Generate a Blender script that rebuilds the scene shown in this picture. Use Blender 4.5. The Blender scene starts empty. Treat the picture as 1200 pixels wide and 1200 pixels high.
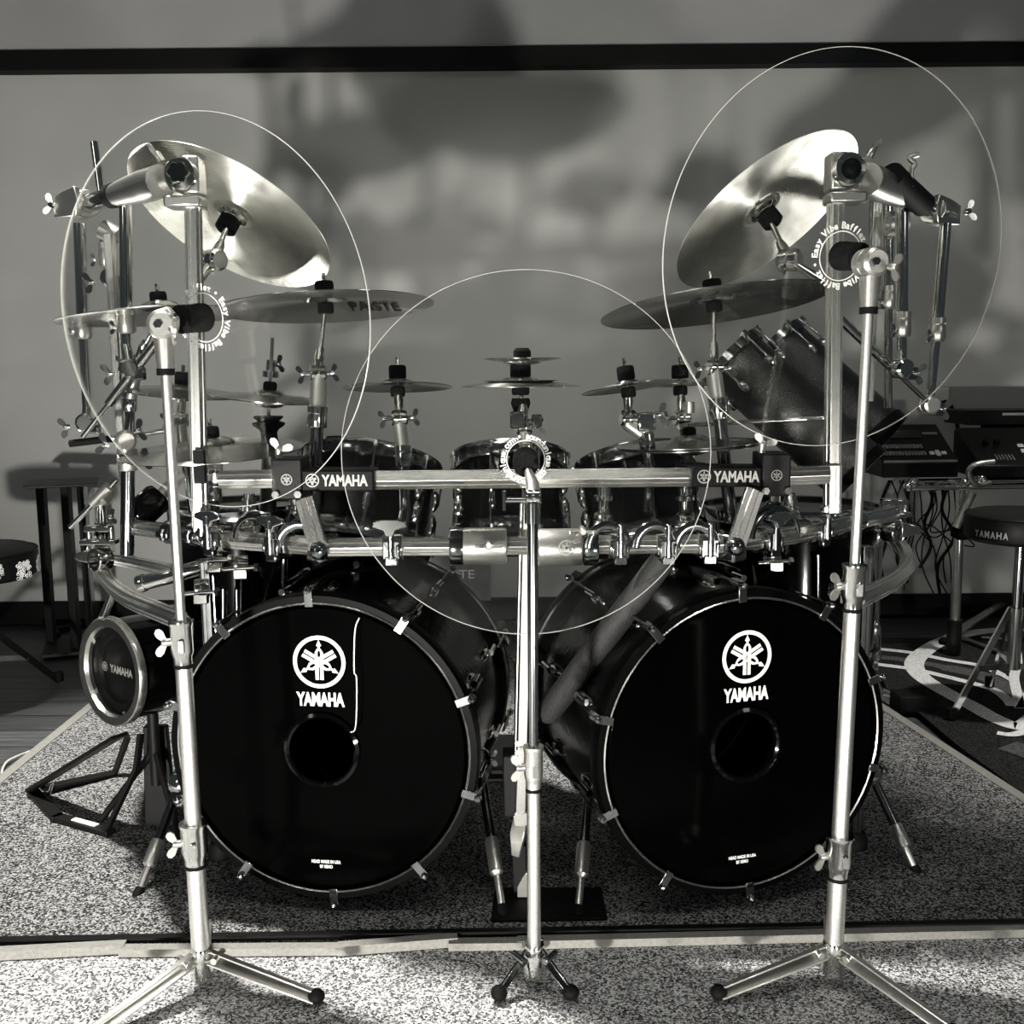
import bpy, bmesh, math, random
from mathutils import Vector as V, Matrix
random.seed(7)
S = bpy.context.scene
COL = S.collection
PI = math.pi

# ------------------------------------------------------------------ camera
H = 1.0
PITCH, ROLL, F = math.radians(7.8), math.radians(0.5), 1200.0
CAM = V((0, 0, H))
FWD = V((0, math.cos(PITCH), -math.sin(PITCH)))
UP0 = V((0, math.sin(PITCH), math.cos(PITCH)))
RIGHT = V((1, 0, 0)) * math.cos(ROLL) - UP0 * math.sin(ROLL)
UPV = UP0 * math.cos(ROLL) + V((1, 0, 0)) * math.sin(ROLL)
cd = bpy.data.cameras.new('camera'); cd.sensor_width = 36; cd.lens = 36; cd.clip_start = 0.05
cam = bpy.data.objects.new('camera', cd); COL.objects.link(cam)
M = Matrix((RIGHT, UPV, -FWD)).transposed().to_4x4(); M.translation = CAM
cam.matrix_world = M
S.camera = cam

def ray(px, py):
    return FWD + RIGHT * ((px - 600) / F) + UPV * ((600 - py) / F)
def at(px, py, Y):                       # point of the place seen at a pixel, Y metres ahead
    d = ray(px, py); return CAM + d * (Y / d.y)
def onz(px, py, z=0.0):                  # point of a horizontal plane seen at a pixel
    d = ray(px, py); return CAM + d * ((z - H) / d.z)
def mpp(p):                              # metres per pixel at a point
    return (p - CAM).dot(FWD) / F
def ellpose(px, py, Y, a, ratio, mx, my):
    """centre, radius and unit normal of a round plate seen as an ellipse; (mx,my) = image direction
    (y down) towards which the face that we see leans."""
    c = at(px, py, Y); view = (CAM - c).normalized()
    l = math.hypot(mx, my); d = (RIGHT * (mx / l) - UPV * (my / l))
    d = (d - view * d.dot(view)).normalized()
    n = view * ratio + d * math.sqrt(max(0, 1 - ratio * ratio))
    return c, a * mpp(c), n.normalized()

# ------------------------------------------------------------------ materials
def nmat(name):
    m = bpy.data.materials.new(name); m.use_nodes = True
    nt = m.node_tree; b = nt.nodes['Principled BSDF']
    return m, nt, b
def ramp(nt, fac, stops):
    r = nt.nodes.new('ShaderNodeValToRGB'); e = r.color_ramp.elements
    while len(e) < len(stops): e.new(0.5)
    for k, (p, c) in enumerate(stops):
        e[k].position = p; e[k].color = (c[0], c[1], c[2], 1) if hasattr(c, '__len__') else (c, c, c, 1)
    nt.links.new(fac, r.inputs[0]); return r.outputs[0]
def tex(nt, kind, scale, detail=3, stretch=None):
    tc = nt.nodes.new('ShaderNodeTexCoord'); mp = nt.nodes.new('ShaderNodeMapping')
    nt.links.new(tc.outputs['Object'], mp.inputs[0])
    if stretch: mp.inputs['Scale'].default_value = stretch
    t = nt.nodes.new('ShaderNodeTex' + kind); t.inputs['Scale'].default_value = scale
    if kind == 'Noise': t.inputs['Detail'].default_value = detail
    nt.links.new(mp.outputs[0], t.inputs['Vector'])
    return t
def bump(nt, b, h, s, d=0.002):
    n = nt.nodes.new('ShaderNodeBump'); n.inputs['Strength'].default_value = s; n.inputs['Distance'].default_value = d
    nt.links.new(h, n.inputs['Height']); nt.links.new(n.outputs[0], b.inputs['Normal'])
def mat(name, c, metal=0, rough=0.5, noise=None, spread=0.15, bmp=0, bd=0.001, coat=0, stretch=None, spec=0.5):
    m, nt, b = nmat(name)
    if not hasattr(c, '__len__'): c = (c, c, c)
    b.inputs['Metallic'].default_value = metal; b.inputs['Roughness'].default_value = rough
    b.inputs['Coat Weight'].default_value = coat; b.inputs['Specular IOR Level'].default_value = spec
    t = tex(nt, 'Noise', noise or 30, 3, stretch)
    lo = [x * (1 - spread) for x in c]; hi = [min(1, x * (1 + spread)) for x in c]
    nt.links.new(ramp(nt, t.outputs[0], [(.3, lo), (.7, hi)]), b.inputs['Base Color'])
    if bmp: bump(nt, b, t.outputs[0], bmp, bd)
    return m

CHROME = mat('chrome', (.80, .80, .77), 1, .10, 60, .05)
DCHROME = mat('smoked_chrome', (.30, .31, .31), 1, .14, 60, .1)
ALU = mat('brushed_aluminium', (.93, .92, .88), 1, .25, 40, .06, .12, .0004, stretch=(1, 8, 8))
SATIN = mat('satin_steel', (.83, .82, .78), 1, .36, 300, .1, .15, .0003)
PALE = mat('pale_cast_metal', (.62, .61, .57), .92, .30, 80, .08)
CAST = mat('polished_cast_metal', (.70, .69, .66), 1, .33, 25, .05, .15, .002)
BLACK = mat('black_plastic', .003, 0, .45, 90, .3, spec=.08)
RUBBER = mat('black_rubber', .003, 0, .7, 200, .4, .3, .0005, spec=.12)
FOAM = mat('foam_rubber', .005, 0, .8, 160, .5, .6, .001, spec=.12)
FELT = mat('black_felt', .004, 0, .95, 400, .5, .6, .0008, spec=.12)
GLOSS = mat('black_lacquer', .001, 0, .09, 20, .2, coat=.1, spec=.3)
HEADM = mat('black_drum_head', .0004, 0, .10, 300, .3, .02, .0003, spec=.035)
SHELL = mat('black_textured_shell', .0015, 0, .2, 90, .5, .25, .003, spec=.35)
SPARK = mat('black_leather_shell', .007, 0, .30, 330, .6, .7, .003, spec=1.0)
WHITE = mat('white_print', (.88, .88, .83), 0, .5, 50, .03)
GREYP = mat('grey_print', (.26, .26, .245), .2, .4, 50, .05)
LINEN = mat('pale_binding', (.22, .215, .195), 0, .7, 150, .15, .3, .001)
DARKM = mat('black_metal', .005, .1, .5, 70, .2, spec=.2)
VINYL = mat('black_vinyl', .005, 0, .45, 150, .3, .3, .001, spec=.12)
SILVERTHREAD = mat('silver_embroidery', (.8, .8, .76), .5, .4, 250, .3, .8, .003)
CABLE = mat('cable_black', .006, 0, .5, 30, .2, spec=.12)
WIREW = mat('pale_wire', (.75, .75, .7), .3, .35, 30, .05)
PLASTIC = mat('dark_instrument_case', .007, 0, .38, 60, .2, spec=.12)
KEYG = mat('grey_key', .16, 0, .45, 60, .2)
WPL = mat('ivory_plastic', (.80, .79, .72), 0, .45, 50, .05)

def cymbal_mat(name='cymbal_bronze', lo=(.80, .79, .74), hi=(.95, .94, .89), r0=.50, r1=.62, an=.95):
    m, nt, b = nmat(name)
    b.inputs['Metallic'].default_value = 1
    tc = nt.nodes.new('ShaderNodeTexCoord')
    ln = nt.nodes.new('ShaderNodeVectorMath'); ln.operation = 'LENGTH'
    nt.links.new(tc.outputs['Object'], ln.inputs[0])
    mu = nt.nodes.new('ShaderNodeMath'); mu.operation = 'MULTIPLY'; mu.inputs[1].default_value = 1000
    nt.links.new(ln.outputs['Value'], mu.inputs[0])
    sn = nt.nodes.new('ShaderNodeMath'); sn.operation = 'SINE'; nt.links.new(mu.outputs[0], sn.inputs[0])
    t = tex(nt, 'Noise', 26, 4)
    nt.links.new(ramp(nt, t.outputs[0], [(.3, lo), (.7, hi)]), b.inputs['Base Color'])
    nt.links.new(ramp(nt, t.outputs[0], [(.35, r0), (.7, r1)]), b.inputs['Roughness'])
    b.inputs['Anisotropic'].default_value = an; b.inputs['Anisotropic Rotation'].default_value = .25
    tg = nt.nodes.new('ShaderNodeTangent'); tg.direction_type = 'RADIAL'; tg.axis = 'Z'; nt.links.new(tg.outputs[0], b.inputs['Tangent'])
    ad = nt.nodes.new('ShaderNodeMath'); ad.operation = 'ADD'
    nt.links.new(sn.outputs[0], ad.inputs[0])
    t2 = tex(nt, 'Noise', 45, 1); m2 = nt.nodes.new('ShaderNodeMath'); m2.operation = 'MULTIPLY'; m2.inputs[1].default_value = 2.5
    nt.links.new(t2.outputs[0], m2.inputs[0]); nt.links.new(m2.outputs[0], ad.inputs[1])
    bump(nt, b, ad.outputs[0], .55, .0006)
    return m
CYM = cymbal_mat()
CYMP = cymbal_mat('polished_cymbal_bronze', (.50, .50, .475), (.57, .57, .54), .20, .25, .8)

def clear_mat():
    m, nt, b = nmat('clear_acrylic')
    nt.nodes.remove(b)
    tr = nt.nodes.new('ShaderNodeBsdfTransparent'); tr.inputs[0].default_value = (.965, .97, .965, 1)
    gl = nt.nodes.new('ShaderNodeBsdfGlossy'); gl.inputs['Roughness'].default_value = .03
    t = tex(nt, 'Noise', 9, 4)
    nt.links.new(ramp(nt, t.outputs[0], [(.35, .85), (.7, 1.0)]), gl.inputs[0])
    fr = nt.nodes.new('ShaderNodeFresnel'); fr.inputs[0].default_value = 1.35
    mx = nt.nodes.new('ShaderNodeMixShader')
    nt.links.new(fr.outputs[0], mx.inputs[0]); nt.links.new(tr.outputs[0], mx.inputs[1]); nt.links.new(gl.outputs[0], mx.inputs[2])
    nt.links.new(mx.outputs[0], nt.nodes['Material Output'].inputs[0])
    return m
CLEAR = clear_mat()
RIM = mat('polished_acrylic_edge', (.50, .50, .47), 0, .15, 30, .05)

def carpet_mat(name, lo, mid, hi, sc=220):
    m, nt, b = nmat(name)
    b.inputs['Roughness'].default_value = .95; b.inputs['Specular IOR Level'].default_value = .1
    v = tex(nt, 'Voronoi', sc); n = tex(nt, 'Noise', 7, 4)
    c = nt.nodes.new('ShaderNodeSeparateColor'); nt.links.new(v.outputs['Color'], c.inputs[0])
    mx = nt.nodes.new('ShaderNodeMath'); mx.operation = 'MULTIPLY_ADD'; mx.inputs[1].default_value = .35
    nt.links.new(n.outputs[0], mx.inputs[0]); nt.links.new(c.outputs[0], mx.inputs[2])
    nt.links.new(ramp(nt, mx.outputs[0], [(.2, lo), (.6, mid), (1, hi)]), b.inputs['Base Color'])
    bump(nt, b, v.outputs['Distance'], -.6, .005)
    return m
RUG = carpet_mat('speckled_rug_pile', .006, .05, .34, 320)
CARPET = carpet_mat('speckled_carpet', .025, .20, .70, 320)
BLKRUG = carpet_mat('black_rug_pile', .004, .010, .03, 300)
GRYRUG = carpet_mat('grey_rug_pile', .035, .06, .10, 300)
WHTRUG = carpet_mat('ivory_rug_pile', .45, .62, .75, 300)
def wood_mat():
    m, nt, b = nmat('dark_plank_floor')
    t = tex(nt, 'Noise', 5, 5, (1.2, 22, 1)); w = tex(nt, 'Brick', 1.0)
    w.inputs['Color1'].default_value = (.9, .9, .9, 1); w.inputs['Color2'].default_value = (.55, .55, .55, 1)
    w.inputs['Mortar'].default_value = (.15, .15, .15, 1); w.inputs['Mortar Size'].default_value = .004
    w.inputs['Brick Width'].default_value = 1.3; w.inputs['Row Height'].default_value = .13
    r = ramp(nt, t.outputs[0], [(.3, (.028, .030, .032)), (.7, (.115, .12, .12))])
    mx = nt.nodes.new('ShaderNodeMix'); mx.data_type = 'RGBA'; mx.blend_type = 'MULTIPLY'; mx.inputs[0].default_value = 1
    nt.links.new(r, mx.inputs[6]); nt.links.new(w.outputs[0], mx.inputs[7]); nt.links.new(mx.outputs[2], b.inputs['Base Color'])
    b.inputs['Roughness'].default_value = .5
    return m
WOOD = wood_mat()
WALL = mat('painted_wall', (.40, .40, .385), 0, .85, 3, .04, .05, .001)
TRIM = mat('black_trim', .003, 0, .6, 10, .2, spec=.15)
HOOPM = mat('black_hoop_wrap', .0008, 0, .4, 40, .3, spec=.04)
PADDED = mat('grainy_padding', .022, 0, .6, 420, .7, .8, .002)
SOFFIT = mat('soffit_paint', .30, 0, .8, 4, .05)

# ------------------------------------------------------------------ mesh kit
def frame(ax, hint=None):
    a = ax.normalized(); h = hint or V((0, 0, 1))
    if abs(a.dot(h.normalized())) > .98: h = V((0, 1, 0)) if abs(a.y) < .9 else V((1, 0, 0))
    u = h.cross(a).normalized(); return u, a.cross(u).normalized(), a      # u, v, a
def circ(r, n): return [(r * math.cos(2 * PI * k / n), r * math.sin(2 * PI * k / n)) for k in range(n)]
def hexprof(r):                          # hexagonal extrusion with a groove along every face
    out = []
    for k in range(6):
        a0 = PI / 3 * k; a1 = a0 + PI / 3
        p = V((math.cos(a0), math.sin(a0))) * r; q = V((math.cos(a1), math.sin(a1))) * r
        n = ((p + q) / 2).normalized()
        for t, d in ((.04, 0), (.38, 0), (.44, .09), (.56, .09), (.62, 0), (.96, 0)):
            w = p.lerp(q, t) - n * d * r; out.append((w.x, w.y))
    return out
class MB:
    def __init__(s): s.v, s.f, s.m, s.mi = [], [], [], 0
    def _add(s, vs, fs):
        b = len(s.v); s.v += vs; s.f += [tuple(i + b for i in f) for f in fs]; s.m += [s.mi] * len(fs); return s
    def loft(s, rings, cap=True, closed=False):
        n = len(rings[0]); vs = [p for r in rings for p in r]; fs = []
        R = len(rings)
        for i in range(R if closed else R - 1):
            for k in range(n):
                a, b = i * n, ((i + 1) % R) * n; k2 = (k + 1) % n
                fs.append((a + k, a + k2, b + k2, b + k))
        if cap and not closed: fs += [tuple(range(n - 1, -1, -1)), tuple((R - 1) * n + k for k in range(n))]
        return s._add(vs, fs)
    def sweep(s, pts, prof, hint=None, cap=True, scale=None):
        pts = [V(p) for p in pts]; rings = []; u = None
        for i, p in enumerate(pts):
            t = (pts[min(i + 1, len(pts) - 1)] - pts[max(i - 1, 0)]).normalized()
            if u is None: u, w, _ = frame(t, hint)
            else:
                u = (u - t * u.dot(t)).normalized(); w = t.cross(u)
            k = scale[i] if scale else 1
            rings.append([p + u * (a * k) + w * (b * k) for a, b in prof])
        return s.loft(rings, cap)
    def tube(s, pts, r, n=14, cap=True):
        if isinstance(r, (list, tuple)): return s.sweep(pts, circ(1, n), None, cap, list(r))
        return s.sweep(pts, circ(r, n), None, cap)
    def lathe(s, o, ax, prof, n=32, cap=False):
        u, w, a = frame(ax)
        return s.loft([[o + a * h + u * (x * max(r, 1e-5)) + w * (y * max(r, 1e-5)) for x, y in circ(1, n)] for r, h in prof], cap)
    def ring(s, o, ax, prof, n=40):
        return s.lathe(o, ax, list(prof) + [prof[0]], n)
    def box(s, o, sx, sy, sz, u=V((1, 0, 0)), w=V((0, 1, 0)), a=V((0, 0, 1))):
        vs = [o + u * (sx / 2 * i) + w * (sy / 2 * j) + a * (sz / 2 * k) for i in (-1, 1) for j in (-1, 1) for k in (-1, 1)]
        return s._add(vs, [(0, 1, 3, 2), (4, 6, 7, 5), (0, 4, 5, 1), (2, 3, 7, 6), (0, 2, 6, 4), (1, 5, 7, 3)])
    def prism(s, poly, o, u, w, t):      # flat outline with a thickness along u x w
        a = u.cross(w).normalized(); n = len(poly)
        vs = [o + u * x + w * y for x, y in poly] + [o + u * x + w * y + a * t for x, y in poly]
        return s._add(vs, [tuple(range(n - 1, -1, -1)), tuple(range(n, 2 * n))] + [(k, (k + 1) % n, n + (k + 1) % n, n + k) for k in range(n)])
    def ball(s, o, rx, ry=None, rz=None, u=V((1, 0, 0)), w=V((0, 1, 0)), a=V((0, 0, 1)), n=14):
        ry = ry or rx; rz = rz or rx; R = []
        for i in range(9):
            t = -PI / 2 + PI * i / 8; c = max(math.cos(t), 1e-3)
            R.append([o + u * (rx * c * x) + w * (ry * c * y) + a * (rz * math.sin(t)) for x, y in circ(1, n)])
        return s.loft(R, True)
    def wing(s, o, ax, sz, up=None):     # butterfly nut: barrel and two ears
        u, w, a = frame(ax, up)
        s.lathe(o, a, [(.0, 0), (sz * .28, 0), (sz * .28, sz * .5), (sz * .2, sz * .62), (0, sz * .62)], 12)
        ear = [(0, -.14), (.35, -.2), (.75, -.30), (1.05, -.22), (1.15, 0), (1.0, .24), (.7, .30), (.3, .18), (0, .12)]
        for sg in (-1, 1):
            d = (w * .82 * sg + a * .55).normalized(); e = (a * .82 - w * .55 * sg).normalized()
            s.prism([(x * sz, y * sz) for x, y in ear], o + a * sz * .3 - u * sz * .09, d, e, sz * .18) if sg > 0 else \
                s.prism([(x * sz, y * sz) for x, y in ear], o + a * sz * .3 + u * sz * .09, d, e, sz * .18)
        return s
    def build(s, name, m, parent=None, bevel=0, sharp=38):
        me = bpy.data.meshes.new(name)
        org = parent['_o'] if parent is not None and '_o' in parent else (0, 0, 0)
        if parent is None:
            org = tuple(sum((p for p in s.v), V()) / max(1, len(s.v)))
        O = V(org)
        me.from_pydata([tuple(p - O) for p in s.v], [], s.f)
        for mm in (m if isinstance(m, (list, tuple)) else [m]): me.materials.append(mm)
        me.polygons.foreach_set('material_index', s.m)
        bm = bmesh.new(); bm.from_mesh(me); bmesh.ops.recalc_face_normals(bm, faces=bm.faces); bm.to_mesh(me); bm.free()
        me.polygons.foreach_set('use_smooth', [True] * len(me.polygons))
        me.set_sharp_from_angle(angle=math.radians(sharp)); me.update()
        o = bpy.data.objects.new(name, me); COL.objects.link(o)
        if parent is None: o.location = O
        else: o.parent = parent; o['_o'] = org
        if bevel:
            b = o.modifiers.new('bevel', 'BEVEL'); b.width = bevel; b.segments = 2; b.limit_method = 'ANGLE'; b.angle_limit = .7
        return o

def tag(o, label, cat, group=None):
    o['label'] = label; o['category'] = cat
    if group: o['group'] = group
    return o
def thing(name, label, cat, loc, group=None):
    o = bpy.data.objects.new(name, None); COL.objects.link(o); o.location = loc; o.empty_display_size = .02
    o['_o'] = tuple(loc); return tag(o, label, cat, group)
def struct(name, mb, m, bevel=0):
    o = mb.build(name, m, None, bevel); o['kind'] = 'structure'; return o

def text_mesh(body, size, off=0.0, ex=0.0, cs=1.0):
    c = bpy.data.curves.new('t', 'FONT'); c.body = body; c.size = size; c.extrude = ex; c.offset = off
    c.align_x = 'CENTER'; c.align_y = 'CENTER'; c.space_character = cs; c.resolution_u = 3
    o = bpy.data.objects.new('t', c); COL.objects.link(o)
    dg = bpy.context.evaluated_depsgraph_get(); dg.update()
    me = bpy.data.meshes.new_from_object(o.evaluated_get(dg))
    vs = [v.co.copy() for v in me.vertices]; fs = [tuple(p.vertices) for p in me.polygons]
    bpy.data.objects.remove(o); bpy.data.curves.remove(c); bpy.data.meshes.remove(me)
    return vs, fs
def put_text(mb, body, o, u, w, width, height, off=0.02, lift=.0006, cs=1.0):
    vs, fs = text_mesh(body, 1.0, off, .0, cs)
    xs = [p.x for p in vs]; ys = [p.y for p in vs]
    sx = width / (max(xs) - min(xs)); sy = height / (max(ys) - min(ys))
    cx, cy = (max(xs) + min(xs)) / 2, (max(ys) + min(ys)) / 2
    a = u.cross(w).normalized()
    mb._add([o + u * ((p.x - cx) * sx) + w * ((p.y - cy) * sy) + a * lift for p in vs], fs)
def arc_text(mb, body, o, u, w, r, size, start, total, lift=.0006, flip=False):
    a = u.cross(w).normalized(); n = len(body); cache = {}
    for k, ch in enumerate(body):
        if ch == ' ': continue
        if ch not in cache: cache[ch] = text_mesh(ch, size, size * .03)
        th = start - total * k / n
        rad = u * math.cos(th) + w * math.sin(th); tan = u * math.sin(th) - w * math.cos(th)
        vs, fs = cache[ch]
        xs = [p.x for p in vs]; cx = (max(xs) + min(xs)) / 2
        mb._add([o + rad * (r + p.y * 1.0) + tan * (p.x - cx) + a * lift for p in vs], fs)
def fork_logo(mb, o, u, w, R, lift=.0006, bold=1.0):
    a = u.cross(w).normalized(); o = o + a * lift
    n = 48; ri = R * (1 - .15 * bold)
    ang = [2 * PI * k / n for k in range(n)]
    vs = [o + (u * math.cos(t) + w * math.sin(t)) * R for t in ang] + [o + (u * math.cos(t) + w * math.sin(t)) * ri for t in ang]
    mb._add(vs, [(k, (k + 1) % n, n + (k + 1) % n, n + k) for k in range(n)])
    for t in (PI / 2, PI / 2 + 2 * PI / 3, PI / 2 + 4 * PI / 3):
        d = u * math.cos(t) + w * math.sin(t); e = u * -math.sin(t) + w * math.cos(t)
        def poly(pts, q):
            mb._add([o + a * q + d * (x * R) + e * (y * R) for x, y in pts], [tuple(range(len(pts)))])
        for s in (-1, 1):                                        # tines, opposite the point
            poly([(.12, s * .025), (-.68, s * .025), (-.68, s * .155), (.12, s * .155)], 0)
            poly([(.16, s * .04), (.30, s * .06), (.42, s * .04), (.42, 0), (.5, 0), (.5, s * .07), (.36, s * .155), (.2, s * .155), (.1, s * .1)], .00004)
        poly([(.46, -.045), (.58, -.04), (.62, -.095), (.84, 0), (.62, .095), (.58, .04), (.46, .045)], .00008)

# ------------------------------------------------------------------ the setting
YW = 4.08
def fx(px, py): return onz(px, py, 0)
wb = MB().box(V((0, YW + .06, 1.12)), 9, .12, 2.24); struct('wall_back', wb, WALL)
struct('baseboard_back', MB().box(V((0, YW - .012, .045)), 9, .024, .095), TRIM, .004)
zt = at(300, 86, YW).z; zt2 = at(300, 57, YW - .06).z
struct('trim_1', MB().box(V((0, YW - .035, (zt + zt2) / 2)), 9, .07, zt2 - zt), TRIM, .004)
struct('wall_back_upper', MB().box(V((0, YW + .03, zt2 + .5)), 9, .14, 1.0), SOFFIT)
yf = fx(600, 1103).y
struct('floor', MB().box(V((0, 1.0, -.03)), 9, 8, .05), WOOD)
struct('floor_carpet', MB().box(V((0, yf / 2 - 1.2, -.003)), 9, yf + 2.4 - .0, .006), CARPET)

def cross2(p, q, r, s):
    d1, d2 = q - p, s - r; t = ((r.x - p.x) * d2.y - (r.y - p.y) * d2.x) / (d1.x * d2.y - d1.y * d2.x)
    return p + d1 * t
FL0, FL1 = fx(0, 1112), fx(1200, 1091)
LA, LB = fx(0, 926), fx(108, 836); RA, RB = fx(1045, 845), fx(1200, 948)
cFL, cFR = cross2(LA, LB, FL0, FL1), cross2(RA, RB, FL0, FL1)
cBL, cBR = LA + (LB - LA) * 2.7, RA + (RA - RB) * .75
rug = thing('area_rug', 'large speckled grey rug with pale bound edges under the whole drum kit', 'rug', V((0, 2.2, 0)))
def slab(mb, pts, z0, z1):
    n = len(pts); return mb.loft([[V((p.x, p.y, z0)) for p in pts], [V((p.x, p.y, z1)) for p in pts]])
slab(MB(), [cFL, cFR, cBR, cBL], .004, .014).build('pile', RUG, rug)
def strip(mb, p, q, w, z0, z1, off=0):
    d = (q - p).normalized(); n = V((-d.y, d.x, 0)); return slab(mb, [p + n * off, q + n * off, q + n * (off + w), p + n * (off + w)], z0, z1)
mid = fx(388, 1104)
lift = cFL.lerp(cFR, .42)
for (x0, y0), (x1, y1), z1 in (((-260, 1136), (148, 1114), .017), ((142, 1118), (400, 1116), .015), ((396, 1117), (536, 1106), .018), ((526, 1111), (612, 1110), .015), ((606, 1109), (1460, 1089), .016)):
    strip(MB(), fx(x0, y0), fx(x1, y1), .019, .001, z1, -.012).build('binding', LINEN, rug)
strip(MB(), cFL, cBL, .028, 0.001, .016, 0).build('binding', LINEN, rug)
strip(MB(), cFR, cBR, .028, 0.001, .016, -.028).build('binding', LINEN, rug)
strip(MB(), cFL, cFR, .014, .010, .0195, -.006).build('edge_stitching', VINYL, rug)

# black rug with white scrolls, right
br = thing('scroll_rug', 'black rug with white scrolls and grey bands at the right edge', 'rug', fx(1130, 800))
pm = MB()
poly = [fx(*p) for p in ((1012, 752), (1330, 752), (1460, 1050), (1200, 938), (1120, 878), (1078, 842), (1040, 815))]
slab(pm, poly, .006, .015); pm.mi = 1
def band(pts, ws, z=.0158):
    L, Rr = [], []
    P = [fx(*p) for p in pts]
    for i, p in enumerate(P):
        t = (P[min(i + 1, len(P) - 1)] - P[max(i - 1, 0)]); t = V((t.x, t.y, 0)).normalized(); n = V((-t.y, t.x, 0))
        w = ws[i] if isinstance(ws, (list, tuple)) else ws
        L.append(V((p.x, p.y, z)) + n * w / 2); Rr.append(V((p.x, p.y, z)) - n * w / 2)
    band.z = getattr(band, 'z', 0) + .0003
    L = [q + V((0, 0, band.z)) for q in L]; Rr = [q + V((0, 0, band.z)) for q in Rr]
    k = len(P); pm._add(L + Rr, [(i, i + 1, k + i + 1, k + i) for i in range(k - 1)])
def smooth(pts, n=6):
    out = []
    for i in range(len(pts) - 1):
        p0, p1, p2, p3 = [V((*pts[min(max(j, 0), len(pts) - 1)], 0)) for j in (i - 1, i, i + 1, i + 2)]
        for k in range(n):
            t = k / n
            q = .5 * (2 * p1 + (p2 - p0) * t + (2 * p0 - 5 * p1 + 4 * p2 - p3) * t * t + (3 * p1 - p0 - 3 * p2 + p3) * t ** 3)
            out.append((q.x, q.y))
    return out + [pts[-1]]
pm.mi = 2
band(smooth([(1022, 774), (1070, 780), (1110, 788), (1150, 797), (1180, 812), (1196, 826)]), [.05] * 12 + [.08] * 19)
band(smooth([(1180, 880), (1210, 890), (1240, 905)]), .09)
pm.mi = 1
band(smooth([(1200, 742), (1150, 745), (1110, 754), (1084, 768), (1071, 783), (1080, 799), (1110, 818), (1140, 834), (1165, 848), (1195, 858), (1215, 846)]), .062)
band(smooth([(1020, 765), (1066, 770), (1110, 779), (1150, 786), (1172, 796), (1190, 806)]), [.035] * 25 + [.02] * 6)
band(smooth([(1026, 784), (1070, 790), (1105, 798), (1140, 807), (1165, 815), (1180, 826), (1186, 834)]), .035)
band(smooth([(1150, 752), (1185, 757), (1192, 780), (1188, 800), (1192, 820), (1196, 836), (1215, 800)]), .03)
band(smooth([(1168, 866), (1186, 868), (1205, 862), (1215, 850)]), .03)
pm.build('pile', [BLKRUG, WHTRUG, GRYRUG], br)

# ------------------------------------------------------------------ drums
def drum_axes(yaw, pitch=0):
    """axis pointing from the audience head back towards the player"""
    return V((math.sin(yaw) * math.cos(pitch), math.cos(yaw) * math.cos(pitch), math.sin(pitch)))
def shell_prof(R, L, t=.008): return [(R, 0), (R, L), (R - t, L), (R - t, 0), (R, 0)]

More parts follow.
